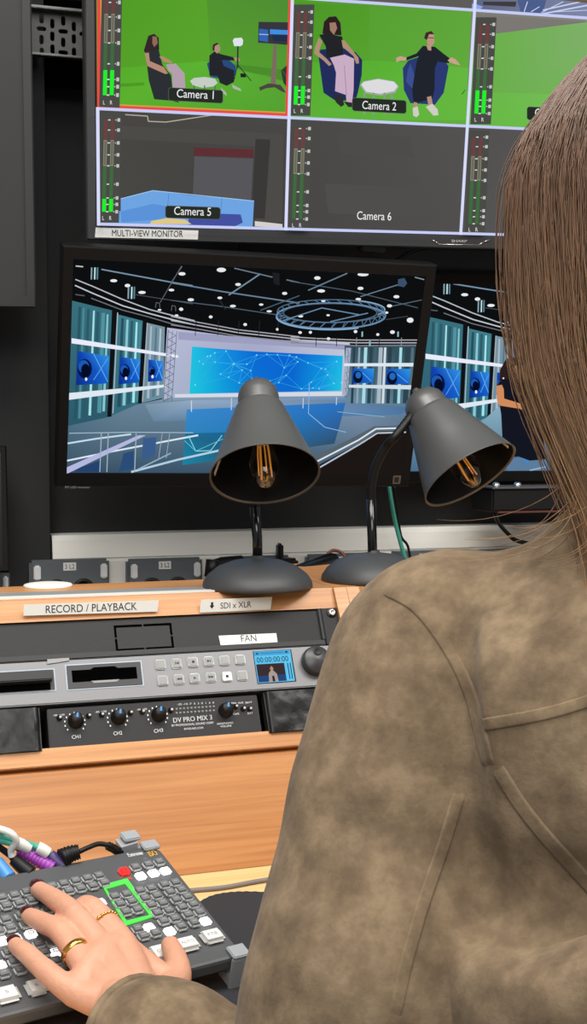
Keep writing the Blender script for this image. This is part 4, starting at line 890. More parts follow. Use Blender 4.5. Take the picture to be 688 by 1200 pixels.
for p_, r in ((Q1((350, 632))[0], 1), (Q1((549, 614))[0], 1), (Q2((57, 602))[0], 1), (Q2((369, 583))[0], 1)):
    x, z = FC.loc(*p_, .008); b = MB(); b.lathe([(.0082, 0), (.0082, .001), (.0072, .0016), (.0062, .0112), (.0052, .0124), (0, .0126)], (x, -.001, z), (0, -1, 0), M['black'], 28); kb = b.build('knob', mx)
    a = R(12); b = MB(); d = Vector((math.sin(a), 0, math.cos(a))); n_ = Vector((d.z, 0, -d.x)) * .0011
    A_ = Vector((x, -.0139, z)) + d * .0005; B_ = Vector((x, -.0139, z)) + d * .0052; C_ = Vector((x, -.0036, z)) + d * .0073
    b.add([A_ - n_, A_ + n_, B_ + n_, B_ - n_, C_ - n_, C_ + n_], [[0, 1, 2, 3], [3, 2, 5, 4]], M['blue']); b.build('pointer', kb, lab='blue pointer')
b = MB()
for p_ in (Q1((350, 632))[0], Q1((549, 614))[0], Q2((57, 602))[0]):
    x, z = FC.loc(*p_, .001)
    for k in range(11):
        a = R(220 - 26 * k * 1.0); X, Z = x + .0105 * math.cos(a), z + .0105 * math.sin(a); b.add([(X - .0006, -.0018, Z - .0009), (X + .0006, -.0018, Z - .0009), (X + .0006, -.0018, Z + .0009), (X - .0006, -.0018, Z + .0009)], [[0, 1, 2, 3]], M['inkw'])
for (t_, a, c, h) in (('CH1', Q1((337, 706))[0], Q1((377, 702))[0], 4.2), ('CH2', Q1((532, 689))[0], Q1((572, 685))[0], 4.2), ('CH3', Q2((42, 678))[0], Q2((84, 672))[0], 4.2), ('DV PRO MIX 3', Q2((132, 630))[0], Q2((313, 615))[0], 5.6),
                     ('BV PROFESSIONAL SOUND CORP', Q2((124, 648))[0], Q2((320, 634))[0], 2.4), ('BVSOUND.COM', Q2((183, 664))[0], Q2((271, 658))[0], 2.3), ('HEADPHONES', Q2((337, 640))[0], Q2((412, 634))[0], 2.2), ('VOLUME', Q2((352, 652))[0], Q2((404, 648))[0], 2.2),
                     ('-25 -15 -7  5  3  0  1  3  5', Q2((150, 548))[0], Q2((322, 540))[0], 2.0), ('MIN', Q2((404, 543))[0], Q2((426, 541))[0], 2), ('MUTE', Q2((436, 542))[0], Q2((460, 540))[0], 2), ('BATT', Q2((470, 540))[0], Q2((500, 538))[0], 2),
                     ('TAPE', Q2((412, 594))[0], Q2((440, 592))[0], 2), ('EXT', Q2((480, 590))[0], Q2((504, 588))[0], 2), ('-50  +30', Q1((248, 600))[0], Q1((302, 596))[0], 2), ('-50  +30', Q1((445, 585))[0], Q1((498, 580))[0], 2), ('-50  +30', Q1((640, 573))[0], Q1((688, 569))[0], 2)):
    text(b, FC, t_, a, c, h, M['inkw'], .0018, .004 if t_ == 'DV PRO MIX 3' else 0)
b.build('lettering', mx)
for p_ in Q1((277, 609), (414, 599), (475, 594), (609, 585), (665, 580)) + Q2((118, 573), (421, 556), (457, 566), (487, 567)):
    x, z = FC.loc(*p_, .001); b = MB(); b.lathe([(.0032, 0), (.0030, .0006), (.0018, .0008), (.0016, .004), (0, .0046)], (x, -.001, z), (0, -1, 0), M['black'], 14); o = b.build('toggle_switch', mx)
    b = MB(); b.lathe([(.0012, .004), (.0014, .0052), (0, .006)], (x + .0006, -.001, z - .0004), (0, -1, 0), M['white2'], 10); b.build('switch_tip', o)
for r_ in (0, 1):
    for k in range(11):
        p_ = Q2((146 + k * 17.4, 567 - k * 1.2 + r_ * 19 ))[0]; x, z = FC.loc(*p_, .001); b = MB(); b.lathe([(.0013, 0), (.0012, .0008), (0, .0012)], (x, -.001, z), (0, -1, 0), M['btn_in'], 10); b.build('level_light', mx)
# ------------------------------------------------------------------ desk lamps
def lamp(label, base_c, neck, open_c, dep, r_open, r_neck, L, r_cap, Lc, adir, ratio, base_r, bulb_in=.038, stick=(1, 0)):
    t = thing('desk_lamp', label, 'lamp', loc=base_c); T0 = Vector(base_c)
    b = MB(); b.lathe([(base_r, 0), (base_r * 1.0, .004), (base_r * .985, .0075), (base_r * .90, .0155), (base_r * .72, .0245), (base_r * .45, .031), (base_r * .2, .0335), (.0075, .034), (.007, .037), (0, .037)], (0, 0, 0), (0, 0, 1), M['base'], 56); b.build('base', t)
    C_ = at_d(*open_c, dep); d = ray(*open_c).normalized(); rgt = CR.col[0]; rgt = (rgt - d * rgt.dot(d)).normalized(); dn = d.cross(rgt); dn = dn if dn.z < 0 else -dn
    s_ = math.sqrt(1 - ratio ** 2); ax = ((rgt * adir[0] + dn * adir[1]).normalized() * s_ - d * ratio).normalized()       # points out of the opening
    O = C_ - ax * L - T0                                                                                                   # where cone meets the cap
    b = MB(); th = .0012
    b.lathe([(r_cap, -.0012), (r_neck - .0012, -.0004), (r_neck + .0002, .001), (r_neck * 1.05, .004), (r_neck + (r_open - r_neck) * .5, L * .5), (r_open, L), (r_open + .0006, L + .0008), (r_open - th, L + .0006), (r_neck + (r_open - r_neck) * .5 - th, L * .5), (r_neck - th, .002)], O, ax, M['lamp'], 64, cap=False); sh_ = b.build('shade', t)
    b = MB(); b.lathe([(r_neck - th * 1.3, .003), (r_open - th * 1.6, L - .001)], O, ax, M['lamp_in'], 64, cap=False); b.lathe([(0, .002), (r_neck - th, .003)], O, ax, M['lamp_in'], 64, cap=False); b.build('shade_lining', sh_)
    b = MB(); b.lathe([(0, -Lc - .006), (.0035, -Lc - .0055), (.0045, -Lc - .002), (.0055, -Lc + .0005), (r_cap * .45, -Lc + .002), (r_cap * .75, -Lc + .0065), (r_cap * .94, -Lc + .014), (r_cap, -Lc + .022), (r_cap, -.003), (r_cap + .0003, -.0005), (r_neck - .0005, .001)], O, ax, M['lamp'], 48); b.build('socket_cap', t)
    # goose-neck: straight glossy tube, then ribbed flexible tube up to the cap
    pts = [Vector(p) - T0 for p in neck] + [O - ax * Lc * .62]
    k_ = 2
    b = MB(); b.tube([Vector((0, 0, .03)), pts[0], pts[1]], .0058, M['black_gloss'], 20); b.build('post', t)
    sp = spline(pts[1:], 26); rr = [.0056 if i % 2 else .0050 for i in range(len(sp))]
    b = MB(); b.tube(sp, rr, M['black'], 14); b.build('gooseneck', t)
    # filament bulb
    cen = O + ax * (L - bulb_in); b = MB(); br_ = .0165
    b.lathe([(.0095, -.012), (.0105, -.002), (br_ * .8, .010), (br_, .022), (br_ * .96, .032), (br_ * .72, .044), (br_ * .38, .052), (0, .0555)], cen, ax, M['glass'], 32, cap=False); bl = b.build('bulb', t)
    b = MB(); b.lathe([(.0098, -.040), (.0102, -.012), (.0085, -.0115)], cen, ax, M['cap'], 24); b.build('bulb_cap', bl)
    u = ax.orthogonal().normalized(); v_ = ax.cross(u)
    for k in range(4):
        a = R(45 + 90 * k); q = u * math.cos(a) + v_ * math.sin(a); b = MB(); b.tube([cen + q * .003 + ax * -.004, cen + q * .0052 + ax * .040], .0006, M['filament'], 8); b.build('filament', bl, lab='amber filament')
    b = MB(); b.tube([cen - ax * .011, cen + ax * .004], .0032, M['cap'], 10); b.build('stem', bl)
    e = (rgt * stick[0] + dn * stick[1]); e = (e - ax * e.dot(ax)).normalized(); f_ = ax.cross(e); V = []
    for tt in (.58, .93):
        rr_ = r_neck + (r_open - r_neck) * tt - th * 2.4
        for sg in (-1, 1): V.append(O + ax * L * tt + e * rr_ + f_ * .004 * sg)
    b = MB(); b.prism([V[0], V[1], V[3], V[2]], M['label'], e * -.0004); b.build('warning_label', sh_, lab='small pale label inside the shade')
    return t, O + T0, ax
c1 = at_z(302, 688, zt3); c2 = at_z(438, 680, zt3)
def depth_of(p): return (p - CAM) @ CR.col[1]
d1 = depth_of(c1) - .078; k = d1 / F
lamp('left black desk lamp, its shade tipped towards the viewer, before the main monitor', c1, [c1 + Vector((-.0002, 0, .055)), at_y(298.5, 594, c1.y + .002), at_y(297, 545, c1.y + .008), at_y(298, 500, c1.y + .012)], (310.5, 556), d1, 64.7 * k, 29.5 * k, 80 * k / .84, 25.2 * k, 33 * k / .84, (.085, 1), .54, 64.5 * depth_of(c1) / F, stick=(-1, .1))
d2 = depth_of(c2) - .045; k = d2 / F
lamp('right black desk lamp with curved gooseneck, its shade tipped to the right', c2, [at_y(436.7, 650, c2.y), at_y(435, 585, c2.y - .002), at_y(436, 566, c2.y - .004), at_y(440.5, 546, c2.y - .008), at_y(452, 524, c2.y - .016), at_y(466, 508, c2.y - .026)], (551, 556.5), d2, 60.5 * k, 30 * k, 87 * k / .94, 26 * k, 31 * k / .94, (.54, .84), .34, 61.5 * depth_of(c2) / F, stick=(1, -.2))

# plugs and adapters lying behind the lamps
def pt(px, py, Y): return at_y(px, py, Y)
ys = YW - .075
b = MB(); b.tube(spline([pt(248, 664, ys - .02), pt(262, 660, ys - .01), pt(283, 658, ys)]), [.010] * 17, M['black'], 14); b.tube([pt(247, 676, ys - .025), pt(249, 656, ys - .025)], .010, M['black'], 12)
tag(b.build('power_plug'), 'black plug at the left of the socket box behind the left lamp', 'plug')
b = MB(); A_ = pt(327, 661, ys); b.box(A_.x - .036, A_.x + .027, ys - .02, ys, A_.z - .018, A_.z + .010, M['black'], .004); b.box(A_.x - .006, A_.x + .003, ys - .018, ys, A_.z + .008, A_.z + .034, M['black'], .003)
tag(b.build('power_plug'), 'black plug with an upright fin behind the left lamp post', 'plug')
b = MB(); b.tube(spline([pt(340, 677, 1.58), pt(366, 668, 1.60), pt(384, 661, 1.62), pt(393, 659, 1.63)]), [.006] * 4 + [.014] * 17 + [.010] * 4, M['black_gloss'], 16)
tag(b.build('charger'), 'glossy black charger lying between the two lamp bases', 'charger')
b = MB(); b.tube(spline([pt(386, 660, 1.63), pt(384, 650, 1.64), pt(391, 645, 1.65), pt(401, 648, 1.65), pt(404, 655, 1.64), pt(396, 661, 1.63)]), .0024, M['brown'], 8)
tag(b.build('cable'), 'thin reddish brown cable loop by the charger', 'cable')
#PART4
# ------------------------------------------------------------------ video switcher
pad_z = ZDESK
b = MB(); Pp = [at_z(*q, pad_z) for q in ((232, 1062), (250, 1053), (275, 1049), (305, 1049), (345, 1052), (420, 1058))]
A2 = at_z(60, 1196, pad_z)
pts = [Vector((p.x, p.y, pad_z)) for p in Pp] + [Vector((Pp[-1].x + .02, Pp[-1].y - .22, pad_z)), Vector((A2.x - .02, A2.y - .05, pad_z)), Vector((A2.x - .03, A2.y, pad_z))]
n0 = len(pts); b.prism(pts[::-1], M['pad'], (0, 0, .003)); pad = b.build('mat_body')
b = MB(); ring = spline(pts + [pts[0]], 6); b.tube([p + Vector((0, 0, .0022)) for p in ring], [.0016 if i % 2 else .0011 for i in range(len(ring))], M['pad'], 6)
mm = thing('mouse_mat', 'dark cloth mouse mat with stitched edge on the pale desk', 'mat', loc=(0, 0, 0)); pad.parent = mm; b.build('stitched_edge', mm)
b = MB(); b.tube(spline([at_z(150, 1052, ZDESK + .0025), at_z(220, 1044, ZDESK + .0025), at_z(262, 1040, ZDESK + .0025), at_z(300, 1033, ZDESK + .0025), at_z(340, 1027, ZDESK + .0025), at_z(420, 1016, ZDESK + .0025)]), .0023, M['grey_cable'], 10)
tag(b.build('cable'), 'thin grey cable across the desk behind the mouse mat', 'cable')

FW = Frame((0.1955, 1.081, -0.369 + ZC), 15.5, 15.7, n=2)
sw = thing('video_switcher', 'dark grey video switcher panel full of small keys under the woman\'s hand', 'switcher', FW)
SWX, SWY, SWH = -.375, -.162, .017
def rrect(x0, x1, y0, y1, r, n=6):
    out = []
    for cx, cy, a0 in ((x1 - r, y1 - r, 0), (x0 + r, y1 - r, 90), (x0 + r, y0 + r, 180), (x1 - r, y0 + r, 270)):
        out += [(cx + r * math.cos(R(a0 + 90 * k / n)), cy + r * math.sin(R(a0 + 90 * k / n))) for k in range(n + 1)]
    return out
b = MB(); levels = [(-.0005, .009, 0), (0, .010, -.0015), (0, .010, -.012), (.004, .008, -SWH)]
rings = []
for ins, r_, z_ in [(.0025, .008, 0), (.0006, .0095, -.0009), (0, .010, -.003), (0, .010, -.0105), (.006, .008, -SWH)]:
    rings.append([(x, y, z_) for x, y in rrect(SWX + ins, -ins, SWY + ins, -ins, r_)])
nn = len(rings[0]); V = [v for r_ in rings for v in r_]
fs = [[i * nn + (k + 1) % nn, i * nn + k, (i + 1) * nn + k, (i + 1) * nn + (k + 1) % nn] for i in range(len(rings) - 1) for k in range(nn)]
fs += [list(range(nn)), [(len(rings) - 1) * nn + k for k in range(nn)][::-1]]
b.add(V, fs, M['sw']); b.build('panel_body', sw)
ZB = lambda *p: zz(120, 980, 3.822, p); ZA = lambda *p: zz(0, 1000, 4.914, p)
def key(px, kind):
    x, y = FW.loc(*px, .003); b = MB(); s_ = .0047; h_ = .0042
    if kind == 'grey':
        b.box(x - s_, x + s_, y - s_, y + s_, -.0002, h_, M['key'], .0015); s2 = .0040
        b.box(x - s2, x + s2, y - s2, y + s2, h_ - .001, h_ + .0004, M['keytop'], .0008)
        b.box(x - .0018, x + .0018, y - .0004, y + .0006, h_ + .0003, h_ + .0006, M['inkg']); lab = None
    elif kind in ('lit', 'red'):
        b.box(x - s_, x + s_, y - s_, y + s_, -.0002, h_, M['lit' if kind == 'lit' else 'red'], .0017); lab = 'white lit key' if kind == 'lit' else 'red lit key'
        m_ = M['inkg'] if kind == 'lit' else M['ink']
        for (a, c, d, e) in ((-.0022, .0022, .0012, .0017), (-.0022, .0022, -.0017, -.0012), (-.0022, -.0017, -.0017, .0017), (.0017, .0022, -.0017, .0017)): b.box(x + a, x + c, y + d, y + e, h_, h_ + .0003, m_)
    b.build('key', sw, lab)
for p_ in ZB((148, 137), (205, 125), (255, 113), (55, 268), (108, 258), (80, 302), (132, 290), (106, 337), (158, 327), (168, 242), (219, 232), (278, 216), (327, 206), (192, 276), (244, 265), (304, 249), (354, 238), (219, 307), (270, 298), (331, 283), (381, 270), (246, 343), (298, 332), (358, 317), (408, 304), (275, 378), (325, 367), (384, 350), (436, 338), (158, 413), (412, 385), (185, 445), (238, 432), (353, 402)): key(p_, 'grey')
for p_ in ZA((-60, 268), (10, 253), (83, 240), (155, 220), (228, 205), (300, 187), (366, 173), (435, 157), (503, 142), (570, 127), (-38, 318), (37, 300), (112, 284), (184, 267), (256, 250), (327, 232), (397, 214), (465, 200), (535, 185), (602, 167), (33, 378), (122, 356), (205, 338), (275, 322), (-8, 445), (60, 425), (148, 405), (225, 388), (224, 518), (257, 567), (300, 510), (48, 568), (83, 620), (117, 668), (22, 690), (320, 618), (350, 665)): key(p_, 'grey')
for p_ in ZB((172, 175), (230, 162), (283, 152), (210, 405), (462, 377), (302, 422)) + ZA((178, 460), (90, 485), (15, 500), (322, 565), (0, 640), (578, 280)): key(p_, 'lit')
key(ZB((98, 153))[0], 'red')
def bigkey(q, txt, lab):
    L = [FW.loc(*p, .004) for p in q]; x0 = (L[0][0] + L[3][0]) / 2; x1 = (L[1][0] + L[2][0]) / 2; y1 = (L[0][1] + L[1][1]) / 2; y0 = (L[2][1] + L[3][1]) / 2
    b = MB(); b.box(x0, x1, y0, y1, -.0002, .0052, M['big'], .0040)
    vs, fs, gx0, gx1, _, gy1 = glyphs(txt); w_ = .0028 * max(1, len(txt)); h_ = .0034; cx, cy = (x0 + x1) / 2, (y0 + y1) / 2
    b.add([(cx - w_ / 2 + (v.x - gx0) / (gx1 - gx0) * w_, cy - h_ / 2 + v.y / gy1 * h_, .0054) for v in vs], fs, M['inkg']); b.build('large_key', sw, lab)
bigkey(ZB((200, 492), (302, 468), (330, 540), (232, 560)), 'CUT', 'large white key'); bigkey(ZB((318, 460), (412, 434), (444, 494), (350, 520)), 'AUTO', 'large white key reading AUTO'); bigkey(ZB((430, 424), (522, 402), (556, 455), (464, 485)), 'FTB', 'large white key reading FTB')
bigkey(ZA((-50, 775), (95, 742), (128, 828), (-20, 872)), '5', 'large white key reading 5'); bigkey(ZA((130, 735), (250, 705), (290, 790), (170, 825)), '6', 'large white key reading 6'); bigkey(ZA((290, 690), (385, 662), (425, 735), (320, 770)), '7', 'large white key')
b = MB()
def outline(o, i_): 
    O_ = [FW.loc(*p) for p in o]; I_ = [FW.loc(*p) for p in i_]; n = len(O_)
    V = [(x, y, .0002) for x, y in O_ + I_] + [(x, y, .0012) for x, y in O_ + I_]
    f = []
    for k in range(n):
        j = (k + 1) % n; f += [[2 * n + k, 2 * n + j, 3 * n + j, 3 * n + k], [k, j, 2 * n + j, 2 * n + k], [n + j, n + k, 3 * n + k, 3 * n + j]]
    b.add(V, f, M['green'])
outline(ZB((-2, 224), (110, 194), (234, 362), (104, 404)), ZB((16, 240), (102, 216), (212, 358), (108, 384))); b.build('tape_frame', sw, 'bright green tape rectangle round six keys')
b = MB(); text(b, FW, 'Extreme', (151, 1004.5), (168, 1001.5), 4.2, M['inkw'], .0003, .02); text(b, FW, 'ISO', (176.5, 1004), (185.5, 1002), 6, M['amber'], .0003, .03)
for t_, a, c in (('KEY 1', ZB((132, 362))[0], ZB((160, 355))[0]), ('AUX', ZB((203, 470))[0], ZB((250, 460))[0]), ('DSK', ZB((328, 437))[0], ZB((360, 430))[0]), ('FTB', ZB((430, 410))[0], ZB((462, 404))[0]), ('PROGRAM', ZA((128, 315))[0], ZA((200, 300))[0]), ('AUDIO', ZB((185, 106))[0], ZB((202, 103))[0])): text(b, FW, t_, a, c, 2.0, M['inkg'], .0003)
text(b, FW, 'REC', ZB((118, 194))[0], ZB((134, 190))[0], 2, M['red'], .0003); b.build('lettering', sw)
# stand clamps
t = thing('stand_clamp', 'pale grey stand clamp on the front right corner of the switcher', 'clamp', FW, group='grey clamps of the switcher stand')
q = [FW.loc(*p, .003) for p in zz(230, 1080, 8, [(278, 240), (425, 195), (512, 295), (365, 350)])]
x0 = min(q[0][0], q[3][0]); x1 = max(q[1][0], q[2][0]); y1 = (q[0][1] + q[1][1]) / 2; y0 = (q[2][1] + q[3][1]) / 2
b = MB(); b.box(x0, x1, y0, y1, .0003, .0034, M['clamp'], .0008); b.build('top_plate', t)
b = MB(); b.box(x0, x1, y0, SWY - .0005, -.028, .0003, M['clamp'], .0008); b.box(x0 + .001, x1 - .001, SWY - .0005, SWY + .03, -.028, -SWH - .001, M['clamp'], .0008); b.build('support_leg', t)
t = thing('stand_clamp', 'pale grey stand clamp on the far right corner of the switcher', 'clamp', FW, group='grey clamps of the switcher stand')
q = [FW.loc(*p, .003) for p in zz(140, 960, 8, [(165, 180), (300, 145), (385, 250), (240, 292)])]
x0 = (q[0][0] + q[3][0]) / 2; x1 = (q[1][0] + q[2][0]) / 2; yc = (q[2][1] + q[3][1]) / 2
b = MB(); b.box(x0, x1, yc, .006, .0003, .0034, M['clamp'], .0008); b.build('top_plate', t)
b = MB(); b.box(x0 - .002, x1 - .004, .0006, .006, -.055, .0003, M['clamp'], .0008)
b.prism([(x0 - .018, .004, .002), (x0 - .002, .004, .004), (x0 - .002, .004, -.020), (x0 - .014, .004, -.014)], M['clamp'], (0, .014, 0)); b.box(x0 - .014, x0 + .002, .006, .020, .004, .0075, M['clamp'], .001); b.build('support_leg', t)
b = MB(); b.box(x0 - .02, x1, .006, .05, -.058, -.052, M['clamp'], .001); b.build('foot', t)

# leads plugged into the back of the switcher
def Hp(px, py, h): x, y = FW.loc(px, py, h); return FW.w(x, y, h)
def lead(name, label, seq, plug_r, plug_m, cable_m, plug_n, extra=None, cable_r=.0028, ribs=False):
    t = thing(name, label, 'cable', loc=(0, 0, 0), group='leads plugged into the back of the switcher')
    P = [Hp(*p) for p in seq]; sp = spline(P[:plug_n], 10)
    b = MB(); rr = [plug_r * (1 - .25 * i / len(sp)) * (1.0 if not ribs or i % 3 else .86) for i in range(len(sp))]; b.tube(sp, rr, plug_m, 16); b.build('plug', t)
    b = MB(); b.tube(spline(P[plug_n - 1:], 8), cable_r, cable_m, 10); b.build('wire', t)
    if extra: extra(t, P)
    return t
def tapewrap(pts, r, m):
    def f(t, P): b = MB(); b.tube(spline([Hp(*p) for p in pts], 8), r, m, 12); b.build('tape_flag', t, 'white tape round the lead')
    return f
lead('video_lead', 'lead with black plug and white tape flag, leftmost but one behind the switcher', [(36, 1024, -.004), (24, 1014, 0), (16, 1007, .003), (9, 1000, .008), (-12, 985, .02)], .0068, M['black'], M['black'], 3, tapewrap([(14, 1004, .006), (13, 996, .012), (19, 986, .022), (12, 976, .03), (-6, 970, .03)], .0030, M['wtape']))
lead('video_lead', 'lead with blue and black plug at the left edge behind the switcher', [(10, 1029, -.004), (2, 1018, 0), (-4, 1009, .004), (-30, 992, .02)], .0068, M['cyanplug'], M['black'], 3)
lead('video_lead', 'lead with bright purple ribbed plug behind the switcher', [(62, 1018, -.005), (48, 1010, -.001), (36, 1003, .003), (22, 995, .008), (0, 980, .02), (-30, 968, .03)], .0068, M['purple'], M['teal'], 4, ribs=True)
lead('video_lead', 'lead with dark violet plug and white tape behind the switcher', [(75, 1016, -.005), (66, 1009, -.001), (58, 1002, .003), (44, 993, .010), (20, 985, .018), (-20, 974, .028)], .0068, M['violet'], M['teal'], 3, tapewrap([(56, 1000, .006), (50, 996, .009), (44, 993, .011)], .0052, M['wtape']))
lead('video_lead', 'teal lead with white tape running behind the other leads', [(52, 1008, -.006), (46, 1002, -.003), (40, 997, .002), (20, 990, .014), (-20, 980, .024)], .0055, M['teal'], M['teal'], 3, tapewrap([(34, 994, .010), (26, 990, .014), (16, 986, .018)], .0050, M['wtape']))
lead('power_lead', 'black power lead with thick ribbed barrel, looping to the far right clamp', [(72, 1006, .004), (82, 1001, .006), (93, 998, .008), (104, 993, .010), (116, 989, .010), (128, 991, .008), (134, 995, .004), (140, 999, -.004)], .0085, M['black'], M['black'], 3, ribs=True, cable_r=.0022, extra=lambda t, P: (lambda b: (b.tube(spline([Hp(126, 991, .006), Hp(134, 995, .002), Hp(141, 1000, -.005)], 6), [.0042 if i % 2 else .0036 for i in range(13)], M['black'], 12), b.build('strain_relief', t)))(MB()))
#PART5
# ------------------------------------------------------------------ the woman at the desk
r0 = 0.235
def remesh(mb, name, voxel, smooth_it=6, mats=None):
    o = mb.build(name); md = o.modifiers.new('r', 'REMESH'); md.mode = 'VOXEL'; md.voxel_size = voxel; md.use_smooth_shade = True
    s_ = o.modifiers.new('s', 'SMOOTH'); s_.factor = 0.5; s_.iterations = smooth_it
    dg = bpy.context.evaluated_depsgraph_get(); me = bpy.data.meshes.new_from_object(o.evaluated_get(dg))
    bpy.data.objects.remove(o); me.materials.clear(); me.name = name
    for p in me.polygons: p.use_smooth = True; p.material_index = 0
    return me
def ringloft(mb, rings, m, n=40, e=2.0):
    """rings: (z, f, half width, half depth[, r]) ellipses of the body, bottom to top"""
    vs = []
    for rg in rings:
        z, f, w_, d_ = rg[:4]; rc = rg[4] if len(rg) > 4 else r0
        for k in range(n):
            a = 2 * math.pi * k / n; c, s_ = math.cos(a), math.sin(a)
            c = math.copysign(abs(c) ** (2 / e), c); s_ = math.copysign(abs(s_) ** (2 / e), s_)
            vs.append(bodyp(rc + w_ * c, f + d_ * s_, z))
    L = len(rings); fs = [[i * n + k, i * n + (k + 1) % n, (i + 1) * n + (k + 1) % n, (i + 1) * n + k] for i in range(L - 1) for k in range(n)]
    fs += [list(range(n))[::-1], [(L - 1) * n + k for k in range(n)]]
    mb.add(vs, fs, m, True)
def ball(mb, c, r, m, sc=(1, 1, 1)):
    bm = bmesh.new(); bmesh.ops.create_uvsphere(bm, u_segments=20, v_segments=14, radius=r)
    tf = Matrix.Translation(c) @ Matrix(((RH.x, FH.x, 0), (RH.y, FH.y, 0), (0, 0, 1))).to_4x4() @ Matrix.Diagonal((*sc, 1)); mb.bm(bm, m, tf, True)
def sp_r(pts, n=8):
    """spline through (point, radius)"""
    P = spline([p for p, _ in pts], n); Rr = spline([Vector((r, 0, 0)) for _, r in pts], n); return P, [max(.001, q.x) for q in Rr]
# arm path of the left sleeve
arm = [(at_d(590, 735, .775), .045), (at_d(545, 742, .775), .056), (at_d(508, 775, .77), .0645), (at_d(482, 840, .76), .0630), (at_d(460, 930, .75), .0640), (at_d(448, 1010, .74), .0635), (at_d(437, 1090, .725), .0670), (at_d(422, 1180, .715), .0700), (at_d(408, 1262, .71), .0680), (at_d(395, 1335, .715), .0600)]
wrist = Hp(152, 1186, .028); elbow = arm[-1][0]
cuff = Hp(163, 1228, .028)
fore = [(elbow, .058), (at_d(322, 1306, .77), .058), (at_d(256, 1284, .825), .0525), (elbow.lerp(cuff, .86) + Vector((0, 0, .005)), .0480), (cuff, .0460)]
# --- body: one continuous mesh
MS = M['skin']; b = MB()
ringloft(b, [(-.66, .72, .13, .09), (-.60, .71, .15, .11), (-.45, .70, .125, .09), (-.30, .71, .12, .095), (-.20, .715, .125, .095), (-.13, .725, .12, .08), (-.09, .73, .085, .06), (-.05, .738, .056, .054), (.0, .755, .052, .055), (.05, .765, .05, .06)], MS)
ringloft(b, [(-.015, .80, .030, .035), (-.005, .795, .050, .060), (.02, .785, .072, .084, r0 - .004), (.06, .78, .079, .095), (.10, .778, .080, .100), (.15, .775, .079, .100), (.19, .77, .068, .088), (.215, .768, .045, .06), (.226, .766, .015, .02)], MS)
b.tube(*[(lambda a: a[0])(sp_r([(bodyp(r0, .872, .10), .008), (bodyp(r0, .889, .075), .010), (bodyp(r0, .893, .062), .012), (bodyp(r0, .872, .055), .010)], 4)), sp_r([(bodyp(r0, .872, .10), .008), (bodyp(r0, .889, .075), .010), (bodyp(r0, .893, .062), .012), (bodyp(r0, .872, .055), .010)], 4)[1]], MS, 12)
for s_ in (-1, 1): ball(b, bodyp(r0 + s_ * .080, .765, .065), .026, MS, (.3, .6, 1))
A_, Rr = sp_r([(p, r - .018) for p, r in arm]); b.tube(A_, Rr, MS, 16)
A_, Rr = sp_r([(p, r - .019) for p, r in fore]); b.tube(A_, Rr, MS, 16)
# right arm, resting on the desk out of the picture
shR = bodyp(.40, .75, -.12); elR = bodyp(.46, .70, -.375); wrR = bodyp(.42, .93, -.405)
for P_ in ([(bodyp(.33, .735, -.12), .03), (shR, .034), (shR.lerp(elR, .5), .042), (elR, .038)], [(elR, .038), (elR.lerp(wrR, .4), .037), (wrR, .026), (wrR + FH * .05, .026)]):
    A_, Rr = sp_r(P_); b.tube(A_, Rr, MS, 14)
for k, (dr, L_) in enumerate(((-.03, .085), (-.012, .10), (.006, .095), (.024, .078))):
    q = wrR + FH * .055 + RH * dr; A_, Rr = sp_r([(wrR + FH * .02 + RH * dr * .5, .014), (q, .012), (q + FH * L_ * .5 + Vector((0, 0, .012)), .009), (q + FH * L_ + Vector((0, 0, -.012)), .006)]); b.tube(A_, Rr, MS, 10)
A_, Rr = sp_r([(wrR + RH * -.01, .014), (wrR + FH * .03 - RH * .045, .011), (wrR + FH * .065 - RH * .058, .0075)]); b.tube(A_, Rr, MS, 10)
# legs
hipz = ZC
kz = .50 - ZC
for s_ in (-1, 1):
    hp = bodyp(r0 + s_ * .085, .72, -.64); kn = bodyp(r0 + s_ * .12, 1.10, kz + .03); an = bodyp(r0 + s_ * .12, 1.06, .09 - ZC); toe = bodyp(r0 + s_ * .13, 1.22, .035 - ZC)
    A_, Rr = sp_r([(hp, .08), (hp.lerp(kn, .5), .068), (kn, .055), (kn.lerp(an, .4), .048), (an, .036)]); b.tube(A_, Rr, MS, 16)
    A_, Rr = sp_r([(an + Vector((0, 0, -.02)), .036), (an.lerp(toe, .5) + Vector((0, 0, -.02)), .034), (toe, .028)]); b.tube(A_, Rr, MS, 12)
body = remesh(b, 'person', .006, 4)
# left hand: palm, four fingers and thumb, remeshed finely and joined to the same mesh
b = MB()
FG = dict(pinky=[(17.5, 1107, .0085), (32, 1118, .0190), (53, 1137, .0245), (88, 1163, .0230), (140, 1178, .024)], ring_f=[(34, 1073, .0085), (52, 1082, .0205), (73, 1094, .0290), (105, 1138, .0270), (148, 1176, .026)],
          middle=[(45, 1042, .0085), (66, 1055, .0215), (88, 1073, .0330), (122, 1118, .0290), (155, 1174, .027)], index=[(93, 1072, .0080), (96, 1064, .0190), (109, 1066, .0300), (143, 1108, .0270), (163, 1168, .026)])
RA = dict(pinky=(.0062, .0074, .0080, .0100, .015), ring_f=(.0066, .0080, .0088, .0112, .016), middle=(.0068, .0083, .0092, .0118, .016), index=(.0068, .0082, .0092, .0115, .016))
FJ = {}
for k, v in FG.items():
    P_ = [Hp(*q) for q in v]; FJ[k] = P_; A_, Rr = sp_r(list(zip(P_, RA[k])), 7); b.tube(A_, Rr, MS, 16); ball(b, P_[0], RA[k][0], MS)
    ball(b, P_[2], RA[k][2] * 1.04, MS); ball(b, P_[3], RA[k][3] * 1.04, MS)
TH = [Hp(*q) for q in ((199.5, 1108, .0125), (207, 1128, .0165), (208, 1149, .0175), (182, 1172, .021))]
